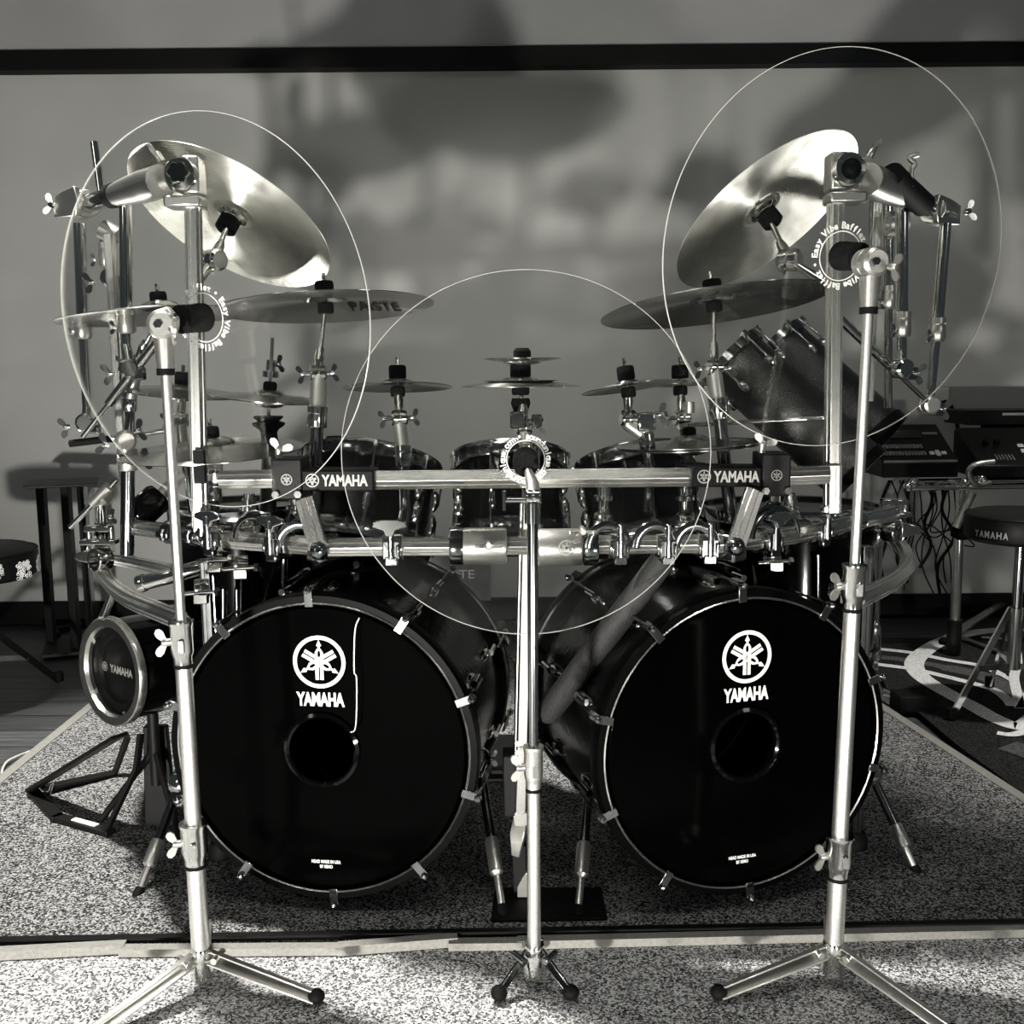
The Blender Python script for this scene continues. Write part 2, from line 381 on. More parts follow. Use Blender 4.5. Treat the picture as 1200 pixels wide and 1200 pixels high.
def bass_drum(label, c, yaw, R, L, spurs, chrome_side):
    a = drum_axes(yaw); u = V((a.y, -a.x, 0)).normalized(); w = V((0, 0, 1))
    t = thing('bass_drum', label, 'bass drum', V((c.x, c.y, 0)), 'double bass drums of the kit')
    MB().lathe(c + a * .03, a, shell_prof(R - .012, L), 96).build('shell', SHELL, t)
    hp = [(R - .012, 0), (R + .004, 0), (R + .006, .006), (R + .006, .034), (R + .002, .040), (R - .010, .040), (R - .010, .012)]
    fh = MB().ring(c, a, hp, 96).build('hoop', HOOPM, t)
    MB().ring(c + a * -.002, a, [(R - .0115, 0), (R - .0095, -.002), (R - .0075, 0), (R - .0095, .003)], 96).build('inlay', ALU, fh)
    rh = MB().ring(c + a * (L + .02), a, hp, 96).build('hoop', HOOPM, t)
    MB().ring(c + a * (L + .018), a, [(R + .003, -.001), (R + .0075, -.003), (R + .0085, .006), (R + .004, .008)], 96).build('inlay', ALU, rh)
    pr = R * .228
    hd = MB().lathe(c, a, [(R - .011, .010), (R - .020, .003), (R - .03, .004), (pr, .004)], 96).build('front_head', HEADM, t)
    MB().lathe(c + a * (L + .05), a, [(R - .012, -.004), (0, -.002)], 64).build('batter_head', HEADM, t)
    MB().ring(c, a, [(pr + .007, .004), (pr + .006, -.002), (pr, -.005), (pr - .004, -.002), (pr - .004, .012), (pr + .002, .012)], 64).build('port_ring', GLOSS, t)
    f = -a
    lg = MB(); fork_logo(lg, c + w * .163 + f * -.0035, u, w, .0485)
    put_text(lg, 'YAMAHA', c + w * .094 + f * -.0035, u, w, .089, .026, .045)
    lg.build('printed_logo', WHITE, hd)
    sm = MB(); put_text(sm, 'HEAD MADE IN USA', c + w * -.215 + f * -.0035, u, w, .055, .0065, .02)
    put_text(sm, 'BY REMO', c + w * -.2245 + f * -.0035, u, w, .024, .0065, .02); sm.build('small_print', WHITE, hd)
    for end, e0 in ((0, 0), (1, L + .02)):
        for k in range(10):
            th = 2 * PI * (k + .5) / 10 + .05
            d = u * math.cos(th) + w * math.sin(th); tn = u * -math.sin(th) + w * math.cos(th)
            ax = a if not end else -a
            h0 = c + a * (e0 + (0 if not end else .04))
            m = MB().prism([(R - .016, -.004), (R + .016, -.004), (R + .018, .030), (R + .013, .032), (R + .010, .008), (R - .016, .004)], h0 - tn * .008, d, ax, .016)
            m.tube([h0 + d * (R + .015) - ax * .008, h0 + d * (R + .015) + ax * .115], .0032, 8)
            m.lathe(h0 + d * (R + .015) - ax * .012, ax, [(0, -.002), (.006, 0), (.0075, .010), (.0065, .016), (0, .016)], 10)
            m.build('tension_claw', DCHROME, t, .003)
            q = c + a * ((.115 if not end else L - .06) + .0) + d * (R - .012)
            lm = MB().ball(q + ax * .02, .012, .010, .04, tn, d, a, 12); lm.tube([q + d * .014 + ax * -.018, q + d * .014 + ax * .028], .007, 10)
            lm.build('lug', CHROME, t)
    for top, foot in spurs:
        s = MB(); dv = (foot - top); 
        s.tube([top, top + dv * .52], .0095, 14); sp = s.build('spur', DCHROME, t)
        MB().tube([top + dv * .50, top + dv * .515, top + dv * .70, top + dv * .715], [.011, .0135, .0135, .009], 16).build('sleeve', SATIN, sp)
        MB().tube([top + dv * .70, top + dv * .9], .0068, 12).build('spike_rod', SATIN, sp)
        MB().tube([top + dv * .88, top + dv * .9, foot + dv * -.01, foot], [.008, .010, .012, .004], 12).build('rubber_foot', RUBBER, sp)
        u2, w2, _ = frame(dv)
        b = MB().ball(top, .026, .022, .03, u2, w2, dv.normalized()); b.wing(top + u2 * .02, u2, .018); b.build('spur_bracket', CHROME, t)
    return t, c, a, u

RB = .2805
cL = at(377, 879, 1.775); cR = at(874, 873, 1.775)
def zfix(c): return V((c.x, c.y, max(c.z, RB + .020)))
cL, cR = zfix(cL), zfix(cR)
bass_drum('left black bass drum with white tuning-fork emblem behind the left and middle clear discs', cL, math.radians(7), RB, .40,
          [(at(561, 890, 2.0), fx(592, 1086)), (at(212, 915, 2.0), fx(158, 1058))], 1)
bass_drum('right black bass drum with white tuning-fork emblem behind the right hand pole', cR, math.radians(-15), RB, .40,
          [(at(692, 900, 2.0), fx(676, 1086)), (at(1020, 905, 2.02), fx(1078, 1030))], -1)

mt = MB(); slab(mt, [fx(575, 1090), fx(712, 1088), fx(705, 1050), fx(580, 1050)], .0145, .019)
tag(mt.build('rubber_mat', RUBBER, None, .002), 'flat black rubber mat between the two bass drums', 'mat')

def tom(name, label, c, ax, R, L, n=8, group=None, sh=GLOSS, hoopm=DCHROME):
    """c = centre of the upper rim, ax = axis pointing down into the drum"""
    t = thing(name, label, 'drum', c + ax * L, group)
    u, w, a = frame(ax)
    MB().lathe(c + a * .012, a, shell_prof(R, L - .024), 64).build('shell', sh, t)
    hp = [(R + .002, -.004), (R + .010, -.006), (R + .011, 0), (R + .008, .004), (R + .008, .024), (R + .012, .028), (R + .003, .030)]
    MB().ring(c, a, hp, 64).build('hoop', hoopm, t)
    MB().ring(c + a * L, a, [(r, -h) for r, h in hp], 64).build('hoop', hoopm, t)
    MB().lathe(c, a, [(R, .004), (0, .006)], 48).build('batter_head', HEADM, t)
    MB().lathe(c + a * L, a, [(R, -.004), (0, -.005)], 48).build('resonant_head', HEADM, t)
    for k in range(n):
        th = 2 * PI * k / n + .3; d = u * math.cos(th) + w * math.sin(th); tn = u * -math.sin(th) + w * math.cos(th)
        for e, sg in ((0, 1), (L, -1)):
            q = c + a * (e + sg * .068) + d * R
            m = MB().ball(q, .010, .013, .026, tn, d, a, 10)
            m.tube([c + a * (e + sg * .002) + d * (R + .013), q + d * .011 + a * sg * .01], .0026, 8)
            m.lathe(c + a * (e + sg * .010) + d * (R + .013), a * sg, [(0, -.012), (.0055, -.011), (.006, 0), (0, 0)], 8)
            m.build('lug', CHROME, t)
    return t


tom('rack_tom', 'black rack tom behind the left emblem plate of the upper bar', at(437, 541, 2.24), V((-.14, -.40, -1)).normalized(), .144, .19, 8, 'rack toms behind the bars')
tom('rack_tom', 'black rack tom directly behind the middle clear disc hub', at(597, 538, 2.28), V((0, -.40, -1)).normalized(), .122, .19, 8, 'rack toms behind the bars')
tom('rack_tom', 'black rack tom behind the right part of the upper bar, rising to the right', at(742, 540, 2.26), V((.14, -.40, -1)).normalized(), .122, .19, 8, 'rack toms behind the bars')
tom('floor_tom', 'deep black floor tom behind the right bass drum and upright', at(925, 592, 2.42), V((0, -.03, -1)), .20, .36, 8, 'floor toms', GLOSS)
tom('floor_tom', 'deep black floor tom behind the left bass drum and upright', at(290, 590, 2.42), V((0, -.03, -1)), .17, .36, 8, 'floor toms', GLOSS)

def tube_drum(label, p0, p1, R):
    a = (p1 - p0).normalized(); L = (p1 - p0).length; u, w, _ = frame(a)
    t = thing('tube_drum', label, 'drum', p1, 'long tube drums')
    MB().lathe(p0, a, shell_prof(R, L, .005), 64).build('shell', SPARK, t)
    hp = [(R + .001, -.006), (R + .009, -.008), (R + .010, .012), (R + .005, .018), (R + .001, .018)]
    MB().ring(p0, a, hp, 64).build('hoop', DCHROME, t)
    MB().lathe(p0, a, [(R, -.003), (0, -.003)], 48).build('batter_head', HEADM, t)
    MB().ring(p1, a, [(R - .006, -.02), (R + .004, -.02), (R + .004, .004), (R - .006, .004)], 64).build('end_ring', BLACK, t)
    for k in range(6):
        th = 2 * PI * k / 6 + .2; d = u * math.cos(th) + w * math.sin(th)
        m = MB().ball(p0 + a * .075 + d * (R + .004), .010, .010, .018, u, w, a, 10); m.tube([p0 - a * .012 + d * (R + .012), p0 + a * .075 + d * (R + .010)], .003, 8)
        m.box(p0 - a * .006 + d * (R + .010), .018, .012, .016, u.cross(d).normalized() if 0 else d, d.cross(a), a)
        m.build('lug', CHROME, t, .001)
    return t
tube_drum('lower of two long black leathery tube drums slanting behind the right upright', at(858, 420, 2.42), at(1006, 557, 2.30), .077)
tube_drum('upper of two long black leathery tube drums slanting behind the right upright', at(914, 405, 2.58), at(1034, 513, 2.44), .070)

# ------------------------------------------------------------------ subkick drum and its stand
c, r, n = ellpose(130, 787, 2.05, 65, .50, -1, .22)
a = -n; u, w, _ = frame(a); 
uu = V((-a.y, a.x, 0)).normalized() * -1; ww = uu.cross(n) * -1
t = thing('small_round_drum', 'small drum-shaped round black microphone with broad pale hoop beside the left bass drum', 'drum microphone', V((c.x, c.y, 0)))
MB().lathe(c + a * .02, a, shell_prof(r * .93, .13), 64).build('shell', GLOSS, t)
MB().ring(c, a, [(r * .80, .004), (r * .83, -.004), (r * .97, -.006), (r, -.001), (r, .010), (r * .94, .013), (r * .80, .012)], 72).build('front_hoop', ALU, t)
MB().ring(c + a * .15, a, [(r * .9, -.01), (r, -.01), (r, .018), (r * .9, .018)], 64).build('rear_hoop', GLOSS, t)
hd = MB().lathe(c, a, [(r * .84, .014), (r * .62, .016), (r * .58, .022), (0, .020)], 64).build('mesh_front', BLACK, t)
uL = (V((0, 0, 1)).cross(n)).normalized(); wL = n.cross(uL).normalized()
m = MB(); put_text(m, 'YAMAHA', c + a * .0165 + uL * .012, uL, wL, r * .72, r * .15, .03, .001); fork_logo(m, c + a * .0165 - uL * r * .42, uL, wL, r * .085, .001); m.build('printed_logo', GREYP, hd)
for k in range(5):
    th = 2 * PI * k / 5 + .6; d = u * math.cos(th) + w * math.sin(th)
    MB().box(c + a * .010 + d * r * .80, .012, .006, .010, d, a, d.cross(a)).build('clip', CHROME, t, .001)
bs = MB()
p0 = c + a * .09 + V((0, 0, -r * .9)); ft = fx(165, 985)
bs.tube([p0, V((p0.x, p0.y, .12))], .012); bs.build('stand_pole', DARKM, t)
for px, py in ((120, 975), (215, 1010), (175, 920)):
    q = fx(px, py); MB().tube([V((p0.x, p0.y, .20)), V((q.x, q.y, .03))], .007).build('leg', DARKM, t)
m = MB(); m.tube([c + V((-.01, 0, r * .98)), at(131, 700, c.y + .03)], .009); m.build('mounting_rod', CHROME, t)

# black A-frame foot with the pale label, left
t = thing('black_pedal_frame', 'black flat-bar frame with a pale label lying on the rug at left', 'pedal frame', fx(110, 960))
b = MB()
A, B, C, D = fx(40, 938), fx(68, 968), fx(128, 985), fx(150, 915)
def bar(mb, p, q, w, h, z=.02, zq=None):
    p = V((p.x, p.y, z)); q = V((q.x, q.y, zq if zq is not None else z)); d = (q - p).normalized(); s = V((-d.y, d.x, 0)).normalized()
    return mb.box((p + q) / 2, (q - p).length + w * .6, w, h, d, s, d.cross(s))
base = bar(MB(), A, B, .028, .012); bar(base, B, C, .028, .012); base.build('base_bar', DARKM, t, .002)
lb = bar(MB(), B.lerp(C, .35), B.lerp(C, .75), .013, .0022, .0275); lb.build('label_plate', WHITE, t)
top1, top2 = at(140, 862, 2.12), at(165, 860, 2.1)
q0, q1 = V((A.x, A.y, .03)), V((C.x, C.y, .03))
m = MB(); d = (top1 - q0); m.sweep([q0, q0 + d * .45, top1], [(-.02, -.004), (.02, -.004), (.02, .004), (-.02, .004)]); m.build('side_strut', DARKM, t)
m = MB(); m.sweep([q0 + V((.02, 0, 0)), fx(135, 915) + V((0, 0, .02)), fx(150, 920) + V((0, .02, .12))], [(-.014, -.004), (.014, -.004), (.014, .004), (-.014, .004)]); m.build('side_strut', DARKM, t)
m = MB(); m.sweep([q1, at(160, 900, 2.08), top2], [(-.008, -.004), (.008, -.004), (.008, .004), (-.008, .004)]); m.build('side_strut', DARKM, t)
m = MB(); m.prism([(0, 0), (.07, 0), (.06, .23), (.01, .23)], V((top1.x + .03, top1.y + .05, .01)), V((1, 0, 0)), V((0, 0, 1)), .02); m.build('column', DARKM, t, .003)
MB().tube([fx(57, 942) + V((0, 0, .02)), fx(57, 942) + V((.012, .0, .05))], .004).build('hinge_pin', CHROME, t)

# ------------------------------------------------------------------ hex-pipe rack
PR = .0180
rack = thing('drum_rack', 'bright hexagonal-pipe drum rack standing round the front of the kit', 'drum rack', V((0, 1.95, 0)))
def pipe(pts, r=PR, hint=None, name='pipe', m=None, parent=None):
    return MB().sweep(pts, hexprof(r), hint, True).build(name, m or ALU, parent or rack, 0, 25)
ZV = V((0, 0, 1))
def clampring(p, ax, r, L, name='pipe_clamp', m=None, wing=None, parent=None, ears=True):
    """split sleeve round a pipe with a hinge ear and a wing bolt"""
    u, w, a = frame(ax, ZV if abs(ax.normalized().z) < .9 else V((0, 1, 0)))
    b = MB().ring(p - a * L / 2, a, [(r, 0), (r * 1.18, .0), (r * 1.24, .004), (r * 1.24, L - .004), (r * 1.18, L), (r, L)], 36)
    if ears:
        for sg in (1,):
            e = u * sg if not wing else wing[0]
            b.box(p + e * r * 1.42, r * .62, L * .8, .012, e, a, e.cross(a)); b.lathe(p + e * r * 1.5 - e.cross(a) * .012, e.cross(a), [(0, 0), (.007, 0), (.007, .024), (0, .024)], 8)
    o = b.build(name, m or CHROME, parent or rack, .0012)
    if wing:
        MB().tube([p + wing[1] * r * 1.1 + wing[0] * r * 1.45, p + wing[1] * r * 1.9 + wing[0] * r * 1.45], .0045, 10).wing(p + wing[1] * r * 1.8 + wing[0] * r * 1.45, wing[1], .017, wing[2] if len(wing) > 2 else None).build('wing_bolt', PALE, o)
    return o
X = V((1, 0, 0)); Yv = V((0, 1, 0))
# lower bar: middle run, both side runs
Lb = [at(386, 641, 1.79), at(846, 637, 1.79)]
pipe(Lb)
lw = [at(372, 640, 1.80), at(275, 633, 1.88), at(152, 617, 2.05)]
rw = [at(858, 636, 1.80), at(930, 627, 1.88), at(1046, 601, 2.08)]
pipe([lw[0], lw[1]]); pipe([lw[1], lw[2]], PR * .96); pipe([rw[0], rw[1]]); pipe([rw[1], rw[2]], PR * .96)
# upper bar in three runs, with dark joints bearing the lettering
UY = 1.86
pipe([at(430, 563, UY), at(815, 559, UY)], .0190)
pipe([at(258, 562, UY + .02), at(322, 561, UY + .02)], .0190)
pipe([at(920, 558, UY + .02), at(970, 556, UY + .02)], .0190)
def plate(px0, px1, py0, py1, Y, txt, lx, mirror=1):
    p = at((px0 + px1) / 2, (py0 + py1) / 2, Y); s = mpp(p); Wd, Hd = (px1 - px0) * s, (py1 - py0) * s
    u = (at(px1, (py0 + py1) / 2, Y) - at(px0, (py0 + py1) / 2, Y)).normalized(); w = V((0, 0, 1)); w = (w - u * u.dot(w)).normalized(); f = u.cross(w)
    o = MB().box(p + V((0, .034, 0)), Wd, .07, Hd, u, f, w).build('joint_block', BLACK, rack, .003)
    m = MB(); fork_logo(m, at(lx, (py0 + py1) / 2 - .5, Y) , u, w, 8.0 * s, .0012)
    put_text(m, 'YAMAHA', at(lx + 38, (py0 + py1) / 2 - .5, Y), u, w, 54 * s, 13.5 * s, .035, .0012)
    m.build('printed_logo', GREYP, o); return o
plate(353, 438, 551, 576, UY - .035, '', 366); plate(811, 893, 547, 571, UY - .035, '', 825)
def cube_joint(px, py, Y, w_px, h_px, logo=True):
    p = at(px, py, Y); s = mpp(p)
    o = MB().box(p + V((0, .04, 0)), w_px * s, .08, h_px * s).build('corner_joint', DARKM, rack, .003)
    if logo:
        m = MB(); fork_logo(m, p + V((0, -.0005, 0)), X, ZV, 6.5 * s, .0012); m.build('stamped_logo', GREYP, o)
    MB().tube([p + V((-.02, .03, h_px * s * .5)), p + V((-.02, .03, h_px * s * .72))], .006).wing(p + V((-.02, .03, h_px * s * .62)), V((.4, 0, 1)), .022, V((1, 0, -.6))).build('wing_bolt', PALE, o)
    b = MB().lathe(p + V((.006, .03, -h_px * s * .5 - .02)), ZV, [(0, 0), (.016, 0), (.016, .006), (.010, .008), (.010, .02), (0, .02)], 14)
    b.lathe(p + V((-.02, .0, -h_px * s * .36)), Yv * -1, [(0, 0), (.007, 0), (.007, .008), (0, .008)], 6).lathe(p + V((.02, .0, -h_px * s * .36)), Yv * -1, [(0, 0), (.007, 0), (.007, .008), (0, .008)], 6)
    b.build('joint_bolts', CHROME, o)
    return o
cube_joint(336, 562, UY - .03, 36, 48); cube_joint(910, 557, UY - .03, 34, 50)
# slanted braces between the two bars
def brace(p, q, r=.016):
    d = (q - p); n = d.normalized(); s = n.cross(Yv).normalized()
    o = MB().sweep([p, q], [(-r, -.008), (-r * .35, -.008), (-r * .35, -.011), (r * .35, -.011), (r * .35, -.008), (r, -.008), (r, .008), (-r, .008)], Yv).build('brace', ALU, rack, .001)
    MB().lathe(q + V((0, -.014, 0)), Yv, [(0, -.006), (.007, -.005), (.012, -.001), (.016, .006), (.017, .012), (.017, .03), (0, .03)], 20).build('pivot_knob', DCHROME, o)
brace(at(357, 585, 1.80), at(374, 645, 1.765)); brace(at(884, 575, 1.80), at(862, 640, 1.765))
for px, sg in ((378, 1), (856, -1)):
    p = at(px, 641, 1.80); uu = V((math.cos(.75), math.sin(.75) * sg, 0)); MB().box(p, .045, .045, .052, uu, V((-uu.y, uu.x, 0)), ZV).build('hinge_block', DCHROME, rack, .006)
# uprights
def up(px0, py0, px1, py1, Y, r=.0165): return pipe([at(px1, py1, Y), at(px0, py0, Y)], r, Yv, 'upright')
up(226, 236, 235, 628, 1.90); up(979, 232, 975, 592, 1.90); up(976, 545, 975, 600, 1.888, .0175)
up(128, 275, 151, 640, 2.20, .0135); up(1026, 235, 1017, 470, 2.28, .0135)
MB().box(at(234, 547, 1.875), .022, .01, .062).build('black_sleeve', BLACK, rack, .002)
# legs: middle, left, right
pc = at(619, 590, 1.83)
g = fx(611, 1052)
zl = at(611, 950, pc.y).z; zm = at(611, 1000, pc.y).z
pipe([V((g.x, pc.y, zl)), V((pc.x, pc.y, pc.z))], .0165, Yv, 'leg')
fo = MB().box(V((g.x, pc.y, zl - .012)), .028, .026, .028).sweep([V((g.x, pc.y, zl - .02)), V((g.x - .006, pc.y - .012, (zl + zm) / 2)), V((g.x - .010, pc.y - .012, zm))], [(-.015, -.006), (.015, -.006), (.015, .006), (-.015, .006)], None, True, [1, 1, .55])
fo.build('leg_foot', PALE, rack, .002)
fo = MB().sweep([V((g.x - .004, pc.y, zm + .02)), V((g.x - .002, pc.y, .019))], [(-.013, -.012), (.013, -.012), (.013, .012), (-.013, .012)]); fo.build('leg_shoe', DARKM, rack, .002)
MB().prism([(-.012, 0), (.014, 0), (.014, .055), (.002, .045), (-.012, .02)], V((g.x + .004, pc.y - .016, .021)), X, ZV, .006).build('shoe_plate', PALE, rack, .001)
MB().box(V((g.x - .02, pc.y + .012, .235)), .026, .05, .12).build('leg_bracket', DARKM, rack, .004)
for px, py, Y in ((1015, 640, 2.02), (242, 655, 2.0), (1027, 640, 2.5)):
    p = at(px, py, Y); pipe([V((p.x, p.y, .02)), V((p.x, p.y, p.z))], .0165, Yv, 'leg', DCHROME)
    MB().lathe(V((p.x, p.y, .012)), ZV, [(0, 0), (.026, 0), (.026, .02), (.02, .035), (0, .035)], 20).build('leg_foot', RUBBER, rack)
# curved side pipes
def sm3(P, n=8):
    out = []
    for i in range(len(P) - 1):
        p0, p1, p2, p3 = [P[min(max(j, 0), len(P) - 1)] for j in (i - 1, i, i + 1, i + 2)]
        for k in range(n):
            t = k / n
            out.append(.5 * (2 * p1 + (p2 - p0) * t + (2 * p0 - 5 * p1 + 4 * p2 - p3) * t * t + (3 * p1 - p0 - 3 * p2 + p3) * t ** 3))
    return out + [P[-1]]
zc = at(1066, 655, 2.05).z
pipe(sm3([onz(x, y, zc) for x, y in ((1003, 704), (1022, 695), (1045, 682), (1060, 669), (1064, 656), (1058, 643), (1046, 631), (1039, 625))]), .0165, ZV)
zc2 = at(112, 655, 2.2).z
pipe(sm3([onz(x, y, zc2) for x, y in ((212, 727), (182, 715), (152, 702), (131, 686), (119, 668), (117, 653), (126, 643))]), .0165, ZV)
pipe([onz(131, 654, zc2 + .004), onz(175, 663, zc2 + .004), onz(212, 671, zc2 + .004)], .0145, ZV)
MB().sweep([at(164, 684, 1.86), at(196, 676, 1.86), at(232, 666, 1.89)], circ(.0145, 20)).ring(at(164, 684, 1.86), at(196, 676, 1.86) - at(164, 684, 1.86), [(.011, -.004), (.0155, -.004), (.0175, .002), (.0165, .010), (.011, .010)], 24).lathe(at(164, 684, 1.86), at(164, 684, 1.86) - at(196, 676, 1.86), [(.0, .0005), (.011, .0005)], 20).build('stub_pipe', CHROME, rack)
# clamps along the bars (each with its bolt)
lowdir = (Lb[1] - Lb[0]).normalized()
for px, py, Y, ax, r, L in ((560, 640, 1.79, X, PR, .078), (648, 641, 1.79, X, PR, .078)):
    o = clampring(at(px + 8, py, Y), lowdir, .0265, .078, 'sleeve_clamp', PALE, None, None, False)
    clampring(at(px - 24 if px < 600 else px + 44, py, Y), lowdir, .0265, .026, 'sleeve_clamp', DCHROME, None, None, False)
m = MB(); fork_logo(m, at(664, 642, 1.79 - .040), lowdir, ZV, .014, .001); m.build('stamped_logo', GREYP, rack)
for q, up_, sg in (((573, 638), -1, 1), ((683, 622), -1, -1)):
    p = at(q[0], q[1], 1.745); MB().tube([p + V((0, .03, 0)), p], .005).wing(p, Yv * -1, .024, X).build('wing_bolt', PALE, rack)
def tclamp(px, py, Y, ax, r=.0215, wing=True, m=None):
    p = at(px, py, Y); o = clampring(p, ax, PR * 1.08, .034, 'pipe_clamp', m or CHROME, None, None, False)
    a = ax.normalized(); f = V((a.y, -a.x, 0)).normalized()
    if f.y > 0: f = -f
    k = MB().box(p + f * r * 1.45, .030, r * .5, r * 1.5, a, f, ZV).box(p + f * r * 1.5 - ZV * r * .9, .022, .012, .016, a, f, ZV).box(p + f * r * 1.5 + a * .012, .006, r * .9, r * .9, a, f, ZV)
    k.tube([p + f * r * 1.75 - ZV * r * .7, p + f * r * 1.75 + ZV * r * 2.1], .006, 10)
    k.build('clamp_jaw', DCHROME, o, .002)
    if wing:
        q = p + f * r * 1.75 + ZV * r * 2.0
        MB().prism([(-.030, .0), (-.028, .009), (-.012, .013), (.012, .013), (.028, .009), (.030, .0), (.010, -.006), (.006, -.016), (-.006, -.016), (-.010, -.006)], q + V((0, -.004, 0)), a, ZV, .009).lathe(q - ZV * .012, ZV, [(0, 0), (.008, 0), (.007, .016), (0, .016)], 12).build('wing_bolt', CHROME, o, .0015)
    return o
tclamp(461, 641, 1.79, lowdir); tclamp(725, 640, 1.79, lowdir, .0215, False); tclamp(780, 640, 1.79, lowdir, .0215, False); tclamp(828, 639, 1.79, lowdir, .0215, False)
tclamp(260, 631, 1.885, lw[1] - lw[0]); tclamp(332, 637, 1.83, lw[1] - lw[0]); tclamp(950, 621, 1.93, rw[2] - rw[1]); tclamp(892, 632, 1.85, rw[1] - rw[0])
for p, ax, r in ((at(235, 626, 1.91), lw[2] - lw[1], PR), (at(205, 624, 1.94), lw[2] - lw[1], PR), (at(975, 615, 1.97), rw[2] - rw[1], PR), (at(999, 610, 2.0), rw[2] - rw[1], PR)):
    clampring(p, ax, r * 1.05, .04, 'pipe_clamp', DCHROME if p.x < -.55 else CHROME)
# open hoop brackets (arched ears) on the lower bar
def arch(px, py, Y, w, h, ax, flip=1):
    p = at(px, py, Y); a = ax.normalized(); pts = []
    for k in range(13):
        t = PI * k / 12; pts.append(p + a * (-math.cos(t) * w * flip) + ZV * (math.sin(t) * h))
    MB().sweep(pts, [(.009 * x, .004 * y) for x, y in circ(1, 12)], Yv).build('arched_bracket', DCHROME, rack, .001)
arch(300, 632, 1.82, .048, .045, lw[1] - lw[0]); arch(908, 628, 1.82, .060, .052, rw[1] - rw[0]); arch(352, 640, 1.80, .04, .04, X); arch(712, 642, 1.76, .035, .04, X); arch(768, 642, 1.76, .035, .04, X); arch(815, 642, 1.76, .035, .04, X)
# corner clamps of the side pipes
for px, py, Y in ((118, 655, 2.02), (1046, 622, 2.14)):
    p = at(px, py, Y); sg = 1 if px > 600 else -1; ax_ = (Yv * .8 - X * .6 * sg).normalized()
    o = MB().ring(p - ax_ * .016, ax_, [(.0165, 0), (.024, 0), (.025, .004), (.025, .028), (.024, .032), (.0165, .032)], 28).prism([(.015, -.014), (.052, -.006), (.060, .0), (.052, .010), (.015, .022)], p + Yv * .012, X * sg, ZV, .024).build('pipe_clamp', CHROME, rack, .002)
    MB().wing(p + ZV * .035, ZV, .022).build('wing_bolt', CHROME, o)
    MB().box(p + V((.0, 0, .035)), .07, .03, .010).box(p + V((.0, 0, .062)), .05, .03, .012).tube([p + V((.025, 0, .03)), p + V((.025, 0, .065))], .006).tube([p + V((-.02, 0, .03)), p + V((-.02, 0, .065))], .006).build('clamp_yoke', CHROME, o, .002)
# big sleeve clamps at the heads of the front uprights and the cross booms to the rear
def head(px, py, Y, sgn, starknob):
    p = at(px, py, Y); s = mpp(p)
    o = MB().box(p + V((.016 * sgn * -1, .02, 0)), .030, .05, .066).box(p + V((0, .015, -.046)), .066, .05, .020).build('corner_clamp', CAST, rack, .004)
    MB().lathe(p + V((0, -.018, 0)), Yv, [(.018, 0), (.026, .002), (.031, .01), (.031, .05), (.018, .05)], 28).build('bolt_collar', CHROME, o)
    if starknob:
        st = []
        for k in range(24):
            rr = .0165 * (1 + .13 * math.cos(6 * 2 * PI * k / 24)); st.append((rr * math.cos(2 * PI * k / 24), rr * math.sin(2 * PI * k / 24)))
        MB().prism([(x * 1.12, z * 1.12) for x, z in st], p + V((0, -.020, 0)), X, ZV, -.004).build('star_ring', PALE, o)
        MB().prism(st, p + V((0, -.026, 0)), X, ZV, -.01).build('star_socket', BLACK, o)
    else:
        MB().ball(p + V((0, -.016, 0)), .019, .014, .019).build('end_cap', BLACK, o)
    for sx in (-1, 1): MB().lathe(p + V((.027 * sx, -.008, -.046)), Yv, [(0, 0), (.006, 0), (.006, .01), (0, .01)], 8).build('clamp_bolt', CHROME, o)
    MB().wing(p + V((.045 * sgn, .03, .028)), V((.5 * sgn, 0, 1)), .030, Yv).build('wing_bolt', PALE, o)
    return p
hl = head(213, 205, 1.885, -1, True); hr = head(994, 200, 1.885, 1, False)
el, er = at(97, 240, 2.24), at(1098, 248, 2.24)
def boom(p, q, sgn):
    b = MB().tube([p + V((.0, .02, 0)), q], .0185, 20).build('cross_boom', CHROME, rack)
    d = (q - p)
    MB().sweep([p + d * .18, p + d * .30, p + d * .50, p + d * .62], circ(1, 24), None, True, [.030, .031, .026, .022]).build('boom_sleeve', CAST, b)
    MB().tube([p + d * .62, p + d * .68], .024, 20).build('rubber_ring', RUBBER, b)
    e = MB().ring(q - d.normalized() * .03, d, [(.019, 0), (.028, 0), (.030, .03), (.028, .06), (.019, .06)], 28)
    e.prism([(-.05, -.028), (.02, -.03), (.03, 0), (.02, .03), (-.02, .022), (-.05, .012)], q + V((sgn * .006, -.03, 0)), (X * -sgn * .85 - Yv * .5).normalized(), ZV, .014)
    e.build('boom_clamp', CAST, b, .002)
    MB().wing(q + V((.05 * sgn, -.02, -.005)), V((sgn, 0, .25)), .022, ZV).build('wing_bolt', CHROME, b)
boom(hl, el, -1); boom(hr, er, 1)
MB().ring(at(120, 268, 2.22), (at(150, 290, 2.2) - at(100, 262, 2.2)), [(.014, 0), (.021, 0), (.021, .035), (.014, .035)], 24).build('boom_clamp', CAST, rack)
MB().ring(at(1040, 262, 2.26), X, [(.014, 0), (.026, 0), (.026, .04), (.014, .04)], 24).build('boom_clamp', CAST, rack)
MB().sweep([at(1045, 205, 2.0), at(1062, 222, 2.05), at(1082, 240, 2.1)], circ(.024, 20)).build('rubber_sleeve', RUBBER, rack)
q = at(1068, 200, 2.02); MB().tube(sm3([q + V((0, 0, -.03)), q, q + V((.006, 0, .012)), q + V((-.006, 0, .024)), q + V((.012, 0, .03))], 5), .005, 10).build('boom_hook', PALE, rack)

